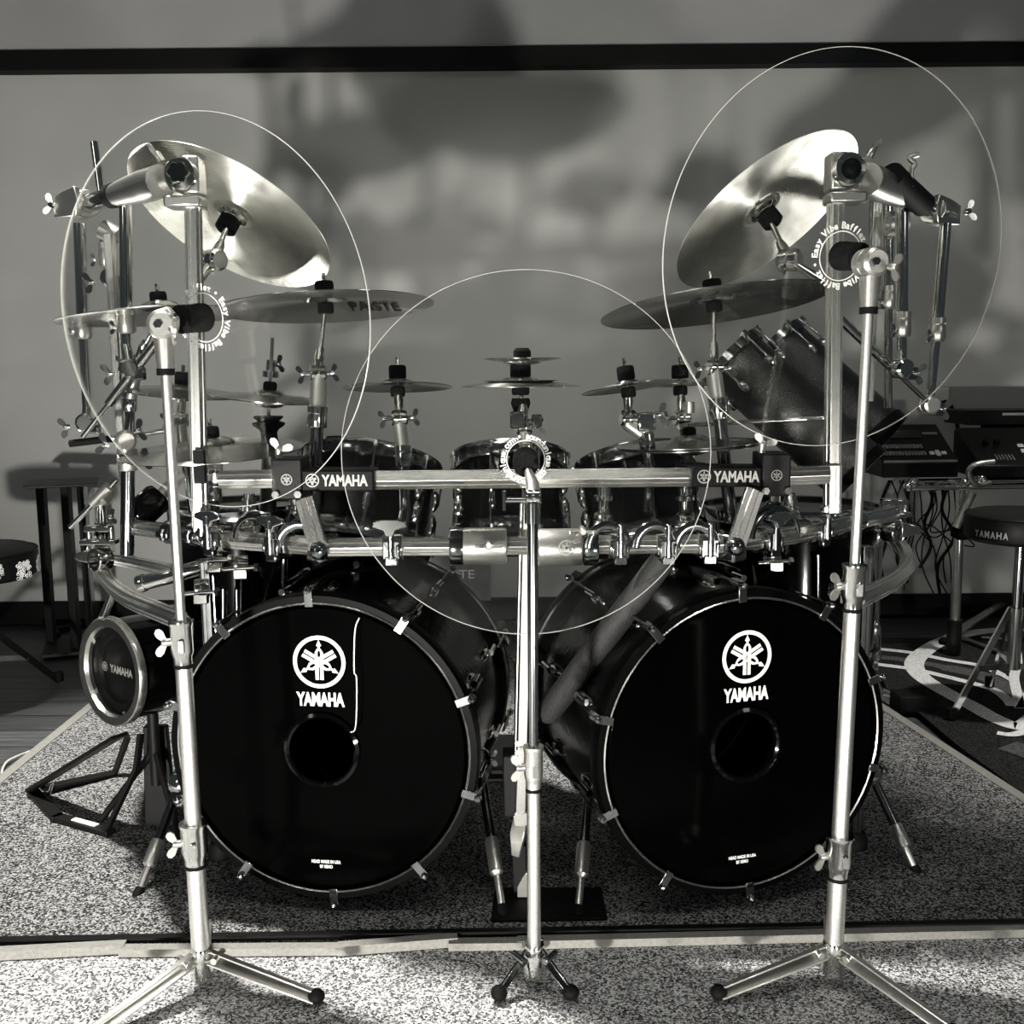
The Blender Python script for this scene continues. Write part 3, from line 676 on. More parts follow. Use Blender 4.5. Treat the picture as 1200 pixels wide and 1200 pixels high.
# posts that carry the toms, and the clamp cluster under the left side run
for px, py0, py1, Y, m_ in ((707, 566, 616, 1.88, CHROME), (803, 566, 616, 1.90, DCHROME), (292, 578, 622, 1.94, CHROME), (926, 578, 610, 1.98, CHROME)):
    p, q = at(px, py1, Y), at(px, py0, Y)
    o = MB().tube([p, q], .0105, 16).build('tom_post', m_, rack)
    MB().lathe(at(px, py1 - 6, Y), ZV, [(.010, 0), (.017, 0), (.018, .004), (.018, .012), (.014, .016), (.010, .016)], 18).lathe(at(px, py0 + 20, Y), ZV, [(.010, 0), (.018, 0), (.018, .008), (.013, .010), (.013, .022), (.010, .022)], 18).build('memory_collar', CHROME, o)
    MB().box(at(px, py1, Y), .034, .03, .022).box(at(px + 9, py1 - 2, Y - .015), .014, .014, .014).build('post_clamp', CHROME, o, .003)
for px, py, Y, r in ((252, 652, 1.92, .019), (282, 662, 1.95, .016), (236, 690, 1.90, .017), (905, 655, 1.96, .014), (985, 690, 1.95, .017)):
    p = at(px, py, Y)
    o = MB().ring(p - X * .014, X + Yv * .3, [(r * .6, 0), (r, .001), (r * 1.08, .006), (r * 1.08, .022), (r, .028), (r * .6, .028)], 24).box(p + V((.004, -r, -r * .9)), .026, .014, .018).build('pipe_clamp', CHROME, rack, .0015)
    MB().tube([p + V((-.03, -r * .9, -.006)), p + V((.034, -r * .9, -.002))], .0042, 10).lathe(p + V((.03, -r * .9, -.002)), X, [(0, 0), (.008, 0), (.008, .007), (0, .007)], 6).build('clamp_bolt', CHROME, o)
for px, py0, py1, Y in ((333, 655, 735, 2.2), (262, 690, 745, 2.16), (278, 690, 740, 2.2), (958, 650, 700, 2.2)):
    MB().tube([at(px, py0, Y), at(px, py1, Y)], .007, 12).build('support_rod', DCHROME, rack)

# ------------------------------------------------------------------ cymbals and their arms
def cymbal(name, label, c, R, upn, kind='crash', logo=None, group=None, bell=.2):
    u, w, a = frame(upn)
    if logo:
        u = (X - a * a.dot(X)).normalized(); w = a.cross(u)
    rb, hb, hc = R * bell, R * .085, R * .075
    prof = []
    for k in range(15):
        t = k / 14; r = R - (R - rb) * t; h = hc * (1 - (max(0, r - rb) / (R - rb)) ** 1.6) - (hc if kind != 'china' else 0)
        if kind == 'china': 
            x = (r / R); h = (-R * .05 * math.sin(PI * min(1, x / .80) ** 1.3) if x < .80 else R * .09 * ((x - .80) / .2) ** 1.2) - 0
            h = h - (0 if x >= .8 else 0)
        prof.append((r, h))
    h0 = prof[-1][1]
    bl = [(rb, h0)] + [(rb * max(0, math.cos(PI / 2 * k / 8)) ** .8, h0 + hb * math.sin(PI / 2 * k / 8)) for k in range(1, 8)] + [(.006, h0 + hb)]
    th = .0012
    def mk(pr): return MB().loft([[V((r * x, r * y, h)) for x, y in circ(1, 96)] for r, h in pr + [(r, h - th) for r, h in reversed(pr)]], False, True)
    R3 = Matrix((u, w, a)).transposed().to_4x4(); R3.translation = c
    loc = mk(prof); o = bpy.data.objects.new(name, None)
    bpy.data.objects.remove(o)
    def fin(mb, nm, m, par=None):
        me = bpy.data.meshes.new(nm); me.from_pydata([tuple(p) for p in mb.v], [], mb.f); me.materials.append(m)
        bm = bmesh.new(); bm.from_mesh(me); bmesh.ops.recalc_face_normals(bm, faces=bm.faces); bm.to_mesh(me); bm.free()
        me.polygons.foreach_set('use_smooth', [True] * len(me.polygons)); me.set_sharp_from_angle(angle=.7)
        ob = bpy.data.objects.new(nm, me); COL.objects.link(ob)
        if par: ob.parent = par
        return ob
    cm = CYM if name == 'china_cymbal' else CYMP
    o = fin(loc, name, cm); o.matrix_world = R3
    fin(mk(bl), 'bell', cm, o)
    if logo:
        m = MB(); vs, fs = text_mesh(logo[0], R * .26, .0008); 
        for p in vs:
            x = p.x * logo[4] + R * logo[1]; y = p.y * logo[3] + logo[5] * R; r = math.hypot(x, y)
            h = hc * (1 - (max(0, r - rb) / (R - rb)) ** 1.6) - hc - .0030
            m.v.append(V((x, -y, h)))
        m.f = fs; fin(m, 'printed_logo', BLACK, o)
    return tag(o, label, 'cymbal', group)
def tilter(mb, p, ax, sz=.020, wingdir=None):
    u, w, a = frame(ax)
    mb.lathe(p - a * sz * 1.0, a, [(0, 0), (sz * .75, 0), (sz, sz * .2), (sz, sz * .85), (sz * .9, sz * .95), (sz, sz * 1.05), (sz, sz * 1.8), (sz * .75, sz * 2), (0, sz * 2)], 24)
    return mb
def collar(t, p, ax, r, L=.040, m=None, bolt=True):
    u, w, a = frame(ax)
    o = MB().lathe(p - a * L / 2, a, [(r, 0), (r * 1.35, 0), (r * 1.45, .003), (r * 1.45, L * .62), (r * 1.3, L * .66), (r * 1.5, L * .7), (r * 1.5, L - .002), (r, L)], 24).build('memory_collar', m or CHROME, t)
    if bolt:
        MB().lathe(p + V((0, -r * 1.35, -L * .1)), Yv * -1, [(0, 0), (.004, 0), (.004, .006), (0, .006)], 8).build('collar_bolt', DCHROME, o)
    return o
def arm(label, c, upn, tp, chain, rt=.0095, felt='round', under=True, wing=(-1, 1), name='cymbal_arm', lean=None, group='cymbal arms on the rack', topn=True, fr=.016, nut=True):
    """c, upn: cymbal bell; tp: tilter; chain: points of the tube from tilter down"""
    t = thing(name, label, 'cymbal arm', chain[-1], group)
    a = upn.normalized()
    MB().tube([tp, c - a * .012, c + a * .050], .0042, 10).build('rod', CHROME, t)
    d0 = (c - tp).normalized()
    MB().lathe(tp + d0 * .014, d0, [(0, 0), (.009, 0), (.010, .02), (.0075, .036), (0, .036)], 16).build('rod_socket', CHROME, t)
    MB().lathe(c + a * .008, a, [(.004, 0), (fr, 0), (fr + .001, .003), (fr + .001, .022), (fr - .001, .026), (.004, .026)], 24).build('felt', FELT, t)
    if under: MB().lathe(c - a * .026, a, [(.004, 0), (fr * .8, 0), (fr * .9, .004), (fr * .9, .016), (fr * .7, .02), (.004, .02)], 24).build('felt', FELT, t)
    if topn: MB().wing(c + a * .034, a, .010, Yv).build('wing_nut', CHROME, t)
    tl = tilter(MB(), tp, X + Yv * .25, .0155).build('tilter', CHROME, t, .001)
    for w in wing:
        MB().tube([tp, tp + V((w * .026, -.004, 0))], .0045, 8).wing(tp + V((w * .022, -.004, 0)), V((w, -.25, .15 * w)), .017, ZV).build('wing_nut', CHROME, tl)
    MB().tube([tp - ZV * .0, tp - ZV * .012, chain[0]], rt * 1.25, 16).build('tilter_stem', PALE, t)
    MB().tube(chain, rt, 18).build('tube', DCHROME, t)
    collar(t, chain[0], chain[0] - chain[1], rt * 1.05, .042)
    return t

# crashes
c, R, n = ellpose(381, 351, 1.98, 127, .155, .07, 1)
cymbal('crash_cymbal', 'crash cymbal with dark lettering on its underside above the left emblem plate', c, R, -n, 'crash', ('PAISTE', .40, 0, 2.0, .62, -.40), 'crash and splash cymbals')
arm('tall cymbal arm carrying the crash that bears dark lettering', c, -n, at(373, 438, 1.94), [at(372, 488, 1.93), at(369, 560, 1.93), at(366, 640, 1.90)], .0125, fr=.017)
tp2 = at(375, 395, 1.955)
c, R, n = ellpose(836, 349, 1.98, 134, .165, .11, 1)
cymbal('crash_cymbal', 'dark-reflecting crash cymbal left of the right upright, tip near the pole', c, R, -n, 'crash', None, 'crash and splash cymbals')
arm('tall cymbal arm in front of the tube drums carrying the right crash', c, -n, at(837, 432, 1.94), [at(842, 478, 1.93), at(851, 560, 1.93), at(858, 610, 1.92)], .0125, fr=.017)
for p0, p1 in ((at(375, 385, 1.96), at(374, 420, 1.945)), (at(832, 382, 1.96), at(835, 418, 1.945))):
    pass
# large bright chinas at the top
c, R, n = ellpose(274, 250, 2.08, 125, .46, -.477, .879)
cymbal('china_cymbal', 'large tilted cymbal with bright white underside behind the upper left clear disc', c, R, -n, 'crash', None, 'large tilted cymbals')
tc = at(250, 305, 1.97)
def upper_arm(label, c, n, tc, end):
    t = thing('cymbal_arm', label, 'cymbal arm', end, 'short arms of the large tilted cymbals')
    MB().tube([c - n * .03, c + n * .02, tc], .0055, 12).build('rod', CHROME, t)
    MB().lathe(c + n * .012, n, [(.004, 0), (.016, 0), (.021, .006), (.021, .028), (.016, .032), (.004, .032)], 24).build('felt', FELT, t)
    MB().lathe(c + n * .002, n, [(.02, 0), (.030, .0), (.030, .006), (.022, .010)], 24).build('washer', CHROME, t)
    MB().wing(c - n * .026, -n, .012).build('wing_nut', CHROME, t)
    tl = tilter(MB(), tc, X * .8 - Yv * .6, .021).build('tilter', CHROME, t, .001)
    d = (c - tc).normalized(); MB().lathe(tc + d * .01, d, [(0, 0), (.012, 0), (.010, .03), (.007, .045), (0, .045)], 16).build('rod_socket', PALE, t)
    MB().wing(tc + V((.006 if tc.x < 0 else -.02, -.025, -.012)), V((.2, -1, -.2)), .016).build('wing_nut', CHROME, tl)
    MB().tube([tc, end], .0085, 14).build('tube', CHROME, t)
upper_arm('short arm with tilter under the bright cymbal beside the left upright', c, n, tc, at(233, 330, 1.915))
c, R, n = ellpose(893, 244, 2.08, 122, .42, .617, .787)
cymbal('china_cymbal', 'large tilted cymbal, half dark and half bright, behind the upper right clear disc', c, R, -n, 'crash', None, 'large tilted cymbals')
upper_arm('short arm with tilter under the half dark cymbal beside the right upright', c, n, at(925, 305, 1.97), at(972, 335, 1.915))

# splashes over the middle
c, R, n = ellpose(466, 449, 2.0, 64, .10, .02, 1)
cymbal('splash_cymbal', 'small splash cymbal left of the middle clear disc centre, over the left rack tom', c, R, -n, 'crash', None, 'crash and splash cymbals', .3)
arm('short cymbal arm carrying the splash over the left rack tom', c, -n, at(468, 490, 1.97), [at(473, 535, 1.96), at(474, 600, 1.93), at(470, 625, 1.86)], .0105, wing=(-1, 1))
c, R, n = ellpose(610, 447, 1.98, 70, .05, 0, 1)
up_ = ZV
cymbal('splash_cymbal', 'widest cymbal of the middle stack, bright edge-on splash', c, R, up_, 'crash', None, 'crash and splash cymbals', .34)
cymbal('splash_cymbal', 'inverted splash hanging bell-down, lowest of the middle cymbal stack', c - ZV * .004, R * .62, -up_, 'crash', None, 'crash and splash cymbals', .5)
c2 = at(612, 424, 1.98)
cymbal('bell_cymbal', 'smallest inverted cymbal on top of the middle cymbal stack', c2, 46 * mpp(c2), -up_, 'crash', None, 'crash and splash cymbals', .5)
t = arm('stack arm with black felts holding the middle cymbal stack', c, up_, at(614, 500, 1.96), [at(618, 528, 1.95), at(618, 575, 1.90), at(618, 586, 1.86)], .0105, wing=(1,), fr=.019, topn=False)
MB().lathe(c + ZV * .022, ZV, [(.004, 0), (.02, .0), (.014, .012), (.016, .022), (.004, .024)], 24).build('felt', FELT, t)
MB().lathe(c2 + ZV * .006, ZV, [(.004, 0), (.017, 0), (.017, .014), (.012, .02), (.004, .02)], 24).build('felt', FELT, t)
MB().lathe(c - ZV * .062, ZV, [(.004, 0), (.012, 0), (.019, .02), (.017, .03), (.004, .03)], 24).build('felt', FELT, t)
MB().box(at(607, 492, 1.945), .030, .02, .032).box(at(629, 493, 1.945), .02, .02, .024).build('multi_clamp', DCHROME, t, .004)
c, R, n = ellpose(735, 450, 1.98, 55, .09, .14, 1)
cymbal('splash_cymbal', 'thin splash cymbal over the right rack tom, left of its twin', c, R, -n, 'crash', None, 'crash and splash cymbals', .28)
t = arm('cranked cymbal arm carrying the thin splash over the right rack tom', c, -n, at(736, 490, 1.97), [at(757, 512, 1.965), at(761, 545, 1.95), at(760, 600, 1.93)], .0105, wing=())
MB().box(at(757, 494, 1.955), .036, .03, .036).build('ratchet_block', CHROME, t, .005); MB().wing(at(768, 486, 1.95), V((1, -.2, .1)), .022, ZV).build('wing_nut', CHROME, t)
c, R, n = ellpose(797, 448, 2.06, 34, .06, .02, 1)
cymbal('splash_cymbal', 'smaller thin splash cymbal just left of the right crash arm', c, R, -n, 'crash', None, 'crash and splash cymbals', .3)
t = arm('cymbal arm with a long horizontal rod left of the tube drums', c, -n, at(799, 490, 2.04), [at(803, 505, 2.04), at(807, 540, 2.02), at(808, 600, 1.99)], .009, wing=(-1,))
MB().tube([at(805, 498, 2.0), at(965, 490, 1.98)], .0045, 10).build('rod', CHROME, t)
MB().lathe(at(808, 484, 2.03), ZV, [(0, 0), (.010, 0), (.010, .022), (0, .022)], 16).build('thumb_screw', PALE, t)
# hi-hats
def hihat(lab_top, lab_bot, lab_arm, px, py, Y, a, dy, slope, chain, clutch=0):
    c, R, n = ellpose(px, py, Y, a, .07, slope, -1)
    cymbal('hi_hat_cymbal', lab_top, c, R, n, 'crash', None, 'hi-hat cymbals', .26)
    cymbal('hi_hat_cymbal', lab_bot, c - n * .018, R * 1.02, -n, 'crash', None, 'hi-hat cymbals', .26)
    t = thing('hi_hat_mount', lab_arm, 'hi-hat mount', chain[-1], 'hi-hat mounts')
    MB().tube([c - n * .05, c + n * (.03 + clutch)], .0038, 10).build('rod', CHROME, t)
    MB().lathe(c + n * .010, n, [(.004, 0), (.014, 0), (.014, .012), (.010, .016), (.004, .016)], 20).build('felt', FELT, t)
    b = c - n * .05
    MB().lathe(b - ZV * .035, ZV, [(0, 0), (.014, 0), (.020, .012), (.032, .020), (.034, .026), (.022, .030), (.030, .036), (.030, .040), (0, .040)], 24).build('seat_cup', BLACK, t)
    MB().tube([b - ZV * .03] + chain, .017, 18).build('tube', DARKM, t)
    if clutch:
        MB().lathe(c + n * .035, n, [(.004, 0), (.017, .0), (.017, .012), (.010, .014), (.010, .035), (.004, .035)], 18).build('clutch', CHROME, t)
        MB().wing(c + n * .06 + V((.012, -.01, 0)), V((1, -.5, .2)), .018, ZV).build('wing_nut', DCHROME, t)
hihat('upper hi-hat cymbal with tall clutch behind the left clear disc', 'lower hi-hat cymbal under the tall clutch at left', 'black hi-hat mount with a tall clutch behind the left clear disc', 316, 462, 2.12, 68, 0, .05, [at(317, 520, 2.12), at(314, 600, 2.1)], .085)
hihat('upper hi-hat cymbal of the closed pair in front of the tube drums', 'lower hi-hat cymbal of the closed pair in front of the tube drums', 'black hi-hat mount below the closed pair on the right', 808, 516, 2.02, 86, 0, -.03, [at(807, 545, 2.02), at(806, 600, 2.0)])
# left group
c, R, n = ellpose(187, 362, 2.12, 117, .10, .12, 1)
cymbal('crash_cymbal', 'thin crash cymbal seen edge-on behind the hanging tubes at far left', c, R, -n, 'crash', None, 'crash and splash cymbals')
arm('cymbal arm behind the left pole carrying the edge-on crash', c, -n, at(160, 425, 2.14), [at(152, 470, 2.16), at(152, 560, 2.16)], .010, wing=(-1,))
c, R, n = ellpose(214, 455, 2.2, 68, .10, .03, -1)
cymbal('splash_cymbal', 'splash cymbal with bright top between the left pole and the left upright', c, R, n, 'crash', None, 'crash and splash cymbals', .3)
arm('cymbal arm behind the left upright carrying the bright-topped splash', c, n, at(212, 492, 2.16), [at(216, 530, 2.14), at(226, 600, 2.1)], .009, wing=(-1,))
c, R, n = ellpose(248, 520, 2.04, 106, .13, -.10, -1)
cymbal('ride_cymbal', 'dark broad cymbal lowest on the left, just above the left end of the upper bar', c, R, n, 'crash', None, 'crash and splash cymbals', .26)
arm('cymbal arm carrying the dark broad cymbal over the left end of the upper bar', c, n, at(252, 548, 2.04), [at(252, 575, 2.04), at(252, 640, 2.02)], .009, wing=())

# hanging tubes with tilters and boom rods on the cross booms
def hanging(label, top, col, bot, rodA, rodB, til, extra=None, rt=.0125, rod=True):
    t = thing('hanging_boom', label, 'boom arm', bot, 'hanging booms')
    k = col
    MB().tube([top, k], rt, 18).build('tube', CHROME, t)
    MB().tube([k, bot], rt * .78, 16).build('inner_tube', CHROME, t)
    o = MB().lathe(k + ZV * .028, ZV * -1, [(rt, 0), (rt * 1.4, 0), (rt * 1.45, .012), (rt * 1.3, .013), (rt * 1.45, .016), (rt * 1.5, .044), (rt * 1.2, .05), (rt * .7, .05)], 24).build('memory_collar', PALE, t)
    MB().wing(k + V((-.014, -.012, -.01)), V((-1, -.4, 0)), .014, ZV).build('wing_nut', CHROME, o)
    if rod:
        tl = tilter(MB(), til, Yv * -1 + X * .2, .020).build('tilter', SATIN if 'white' in label else CHROME, t, .001)
        MB().wing(til + V((-.03 if til.x < 0 else .02, -.01, -.008)), V((-1 if til.x < 0 else 1, -.3, -.2)), .022, ZV).build('wing_nut', CHROME, tl)
        MB().box(til + V((.016, -.006, -.01)), .03, .018, .026).build('rod_grip', DCHROME, tl, .003)
        MB().tube([bot, til], rt * .8).build('tilter_stem', CHROME, t)
    if rodA is not None:
        MB().tube([rodA, rodB], .0050, 12).build('boom_rod', CHROME, t)
        d = (rodB - rodA); MB().tube([rodA + d * .35, rodB], .0095, 14).build('boom_tube', CHROME, t)
    return t
hanging('longest hanging chrome boom arm at far left, outside the left clear disc rim', at(93, 262, 2.22), at(97, 385, 2.22), at(102, 478, 2.22), None, None, at(101, 495, 2.2))
hanging('hanging chrome boom arm at left with a slanted rod crossing the left rear upright', at(147, 236, 2.1), at(148, 378, 2.1), at(148, 405, 2.1), at(97, 512, 2.12), at(186, 398, 2.06), at(153, 432, 2.08))
hanging('short hanging arm tucked behind the other tubes at left', at(122, 272, 2.24), at(124, 300, 2.24), at(126, 315, 2.24), None, None, at(130, 326, 2.22), rt=.010)
t = hanging('hanging chrome boom arm at far right ending in a white round tilter above the outlet', at(1108, 262, 2.22), at(1098, 388, 2.22), at(1091, 458, 2.22), None, None, at(1088, 474, 2.2))
hanging('thick hanging chrome arm at right with a slanted rod running behind the right pole', at(1057, 232, 2.1), at(1057, 382, 2.1), at(1057, 412, 2.1), at(1086, 470, 2.16), at(972, 362, 2.06), at(1056, 432, 2.08))
hanging('slim hanging tube beside the right rear upright', at(1040, 240, 2.3), at(1041, 350, 2.3), at(1041, 478, 2.3), None, None, at(1041, 478, 2.3), rt=.012, rod=False)
MB().lathe(at(1057, 372, 2.1) , ZV, [(.012, 0), (.020, 0), (.020, .04), (.012, .04)], 24)
# tall thin spare rod at top left
t = thing('spare_rod', 'short chrome rod sticking up at the far upper left', 'rod', at(116, 212, 2.16))
MB().tube([at(118, 225, 2.16), at(110, 166, 2.16)], .0075, 14).build('rod', CHROME, t)
# short boom rod on a black post, lower left, and the chrome-black post with its clamp
t = thing('boom_post', 'short black post with a slanted chrome rod at lower left', 'boom post', at(120, 642, 2.1))
MB().tube([at(120, 645, 2.1), at(119, 612, 2.1)], .0145, 16).build('tube', DCHROME, t); MB().tube([at(119, 614, 2.1), at(118, 588, 2.1)], .010, 16).build('inner_tube', CHROME, t)
tilter(MB(), at(118, 582, 2.09), X - Yv * .3, .018).build('tilter', PALE, t, .001); MB().tube([at(82, 618, 2.09), at(137, 562, 2.07)], .0055, 12).build('boom_rod', CHROME, t)
MB().tube([at(108, 590, 2.08), at(128, 570, 2.07)], .011, 12).build('rod_grip', PALE, t); MB().wing(at(128, 606, 2.07), V((1, -.4, .2)), .016, ZV).build('wing_nut', CHROME, t)
t = thing('black_post', 'tall black chrome post with a winged clamp at its top, left', 'post', at(149, 655, 2.02))
MB().tube([at(149, 650, 2.02), at(150, 545, 2.02)], .0135, 18).build('tube', DCHROME, t); collar(t, at(149, 538, 2.02), ZV, .013, .045, PALE)
tilter(MB(), at(147, 516, 2.02), X * .5 - Yv, .02).build('tilter', PALE, t, .001)
for w, q in ((1, (164, 540)), (-1, (128, 522)), (1, (158, 506))): MB().wing(at(*q, 2.0), V((w, -.3, .3)), .022, ZV).build('wing_nut', CHROME, t)
MB().tube([at(82, 520, 2.02), at(132, 514, 2.02)], .0075, 12).build('rubber_rod', RUBBER, t); MB().tube([at(130, 514, 2.02), at(205, 503, 2.04)], .005, 12).build('boom_rod', CHROME, t)
t = thing('counterweight_boom', 'pale boom tube with a fat black counterweight behind the left pole', 'boom', at(165, 600, 2.06))
p, q = at(158, 608, 2.06), at(214, 556, 2.12); d = q - p
MB().tube([p + d * .3, q], .0125, 16).build('boom_tube', PALE, t); MB().lathe(p, d, [(0, 0), (.028, 0), (.032, .006), (.032, .062), (.028, .070), (0, .07)], 28).build('counterweight', GLOSS, t)

# ------------------------------------------------------------------ clear baffle discs on their stands
def baffle(label, lab_stand, ctr, n, hub_r, hub_len, text, start, foot, secs, joint, r_text, disc_y):
    R = .305
    u = (V((0, 0, 1)).cross(n)).normalized(); w = n.cross(u).normalized()      # u right, w up as seen from in front
    t = thing('sound_baffle', label, 'sound baffle', ctr - w * R, 'clear sound baffle discs')
    MB().lathe(ctr, n, [(0, -.0013), (R, -.0013), (R, .0013), (0, .0013)], 128).build('clear_disc', CLEAR, t)
    MB().ring(ctr, n, [(R - .0003, -.0014), (R + .0006, -.0011), (R + .0006, .0011), (R - .0003, .0014)], 160).build('disc_edge', RIM, t)
    m = MB(); arc_text(m, text, ctr + n * .0026, u, w, r_text, .0145, start, 2 * PI, .0004); m.build('ring_lettering', WHITE, t)
    m = MB(); rr = r_text * .80; k = 72; vs = []
    for q in (rr, rr + .0015): vs += [ctr + n * .003 + u * (q * math.cos(2 * PI * i / k)) + w * (q * math.sin(2 * PI * i / k)) for i in range(k)]
    m._add(vs, [(i, (i + 1) % k, k + (i + 1) % k, k + i) for i in range(k)]); m.build('printed_ring', WHITE, t)
    hb = MB().lathe(ctr + n * .003, n, [(0, 0), (hub_r, 0), (hub_r, hub_len * .3), (hub_r * .97, hub_len * .33), (hub_r * .97, hub_len), (hub_r * .93, hub_len + .001), (0, hub_len + .001)], 40).build('hub', FOAM, t)
    hub = ctr + n * (hub_len + .004)
    MB().tube([hub - n * .015, joint[0]], .0028, 10).build('hub_bolt', CHROME, t)
    s = thing('baffle_stand', lab_stand, 'stand', foot, 'stands of the clear discs')
    pts = [(foot + (joint[1] - foot) * f, r) for f, r in secs]
    nm = ['lower_tube', 'middle_tube', 'upper_tube']
    for i in range(len(secs) - 1):
        p, q = pts[i][0], pts[i + 1][0]; r = pts[i][1]
        MB().tube([p, q], r, 24).build(nm[i], SATIN if joint[3] else (SATIN if i == 0 else DCHROME), s)
        if i:
            d = (q - p).normalized(); rr = pts[i - 1][1]
            o = MB().lathe(p - d * .035, d, [(rr, -.012), (rr * 1.12, -.012), (rr * 1.12, 0), (rr * 1.2, .004), (rr * 1.38, .012), (rr * 1.38, .052), (rr * 1.5, .055), (rr * 1.5, .060), (r, .060)], 28).build('height_collar', CHROME if joint[3] else SATIN, s)
            MB().ring(p - d * .050, d, [(rr, 0), (rr * 1.15, 0), (rr * 1.15, .006), (rr, .006)], 24).build('rubber_ring', RUBBER, o)
            MB().wing(p + V((joint[2] * rr * 1.3, -.004, .004)) - d * .012, V((joint[2], -.3, 0)), .022, ZV).build('wing_screw', PALE, o)
            MB().box(p - d * .012 + V((rr * .3, -rr * 1.36, 0)), .010, .006, .020).build('collar_latch', CHROME, o, .001)
    return t, s
def tripod(s, foot, L, angs, m, wd=.011):
    hz = .055
    MB().lathe(V((foot.x, foot.y, .02)), ZV, [(0, 0), (.017, 0), (.019, .004), (.019, .045), (.016, .055), (0, .055)], 24).build('leg_hub', CHROME, s)
    for a in angs:
        d = V((math.cos(a), math.sin(a), 0)); e = V((-d.y, d.x, 0)); p = V((foot.x, foot.y, hz)) + d * .018; q = V((foot.x, foot.y, .012)) + d * L
        l = MB().sweep([p, q], [(-wd, -.0015), (wd, -.0015), (wd, .0015), (-wd, .0015)], ZV)
        l.sweep([p + ZV * .014, q + ZV * .010], [(-wd * .3, -.0015), (wd * .3, -.0015), (wd * .3, .0015), (-wd * .3, .0015)], ZV)
        l.lathe(p + ZV * .006 - e * .016 + d * .012, e, [(0, 0), (.006, 0), (.006, .032), (0, .032)], 10)
        lo = l.build('leg', m, s, .0006)
        MB().ball(q + ZV * .003, .014, .014, .012).build('rubber_foot', RUBBER, lo)

def floorpt(px, py, Y):
    p = at(px, py, Y); return V((p.x, p.y, .05))
TXT = 'Easy Vibe Bafflez \u2022 Easy Vibe Bafflez \u2022 '
# left
c, R_, n = ellpose(240, 372, 1.64, 230, .755, -1, .08)
YP = 1.56
ft = floorpt(237, 1140, YP); jt = at(194, 432, YP)
b1, s1 = baffle('clear round acrylic disc at upper left with white ring lettering round a black hub', 'silver tripod stand at left holding the left clear disc', c, n, .0225, .052, TXT, math.radians(213), ft,
                [(0, .0150), (.222, .0130), (.568, .0078), (1, .0078)], (at(205, 369, 1.545), jt, -1, True), .0465, 0)
# right
c, R_, n = ellpose(984, 300, 1.66, 231, .83, 1, .04)
ft2 = floorpt(976, 1137, YP); jt2 = at(1018, 360, YP)
b2, s2 = baffle('clear round acrylic disc at upper right with white ring lettering round a black hub', 'silver tripod stand at right holding the right clear disc', c, n, .0225, .050, TXT, math.radians(180), ft2,
                [(0, .0150), (.175, .0130), (.60, .0078), (1, .0078)], (at(1012, 300, 1.545), jt2, -1, True), .0465, 0)
# middle
c, R_, n = ellpose(616, 538, 1.69, 225, .985, 0, .4)
ft3 = floorpt(626, 1118, 1.56); jt3 = at(624, 598, 1.56)
b3, s3 = baffle('clear round acrylic disc in the middle, its lettered hub in front of the upper bar', 'slim chrome stand in the middle between the bass drums', c, n, .0215, .045, 'soundunique.com \u2022 soundunique.com \u2022 ', math.radians(85), ft3,
                [(0, .0110), (.455, .0085), (1, .0085)], (at(620, 566, 1.60), jt3, -1, False), .0385, 0)
tripod(s1, V((ft.x, ft.y, 0)), .20, [math.radians(a) for a in (107, 227, 347)], SATIN, .016)
tripod(s2, V((ft2.x, ft2.y, 0)), .20, [math.radians(a) for a in (72.6, 192.6, 312.6)], SATIN, .016)
tripod(s3, V((ft3.x, ft3.y, 0)), .07, [math.radians(a) for a in (215, 325, 90)], DCHROME, .007)
def stand_head(s, jt, hb, sgn):
    MB().tube([jt - ZV * .0, jt + ZV * .045], [.0125, .0155], 20).build('head_sleeve', PALE, s); MB().tube([jt - ZV * .010, jt], .0135, 20).build('rubber_ring', RUBBER, s)
    k = jt + ZV * .065
    o = tilter(MB(), k, Yv * -1 + X * .2, .022).build('tilter', PALE, s, .001)
    d = hb - k; MB().sweep([k, k + d * .55, hb], [(-.016, -.008), (.016, -.008), (.016, .008), (-.016, .008)], Yv, True, [1.1, 1.15, .7]).build('tilter_neck', PALE, s, .004)
    MB().wing(k + V((sgn * .02, -.024, -.008)), V((sgn * .6, -1, -.2)), .020, ZV).build('wing_nut', PALE, o)
    MB().lathe(k + V((0, -.024, 0)), Yv * -1, [(0, 0), (.006, 0), (.006, .004), (0, .004)], 6).build('tilter_bolt', DARKM, o)
stand_head(s1, jt, at(203, 366, 1.548), 1); stand_head(s2, jt2, at(1012, 298, 1.548), 1)
MB().tube([jt3 - ZV * .02, jt3 + ZV * .012], .0125, 18).build('head_sleeve', CHROME, s3)
k = at(625, 582, 1.56); o = tilter(MB(), k, X, .012).build('tilter', CHROME, s3, .001); MB().sweep([k, at(624, 568, 1.575), at(619, 552, 1.60)], circ(1, 14), None, True, [.011, .011, .006]).build('tilter_neck', PALE, s3)
MB().tube([k + V((-.01, 0, -.005)), k + V((-.045, 0, -.005))], .004).box(k + V((-.045, 0, -.006)), .005, .008, .03).build('t_handle', CHROME, s3)
MB().wing(at(612, 876, 1.55), V((-1, -.3, 0)), .012, ZV).build('wing_screw', PALE, s3)

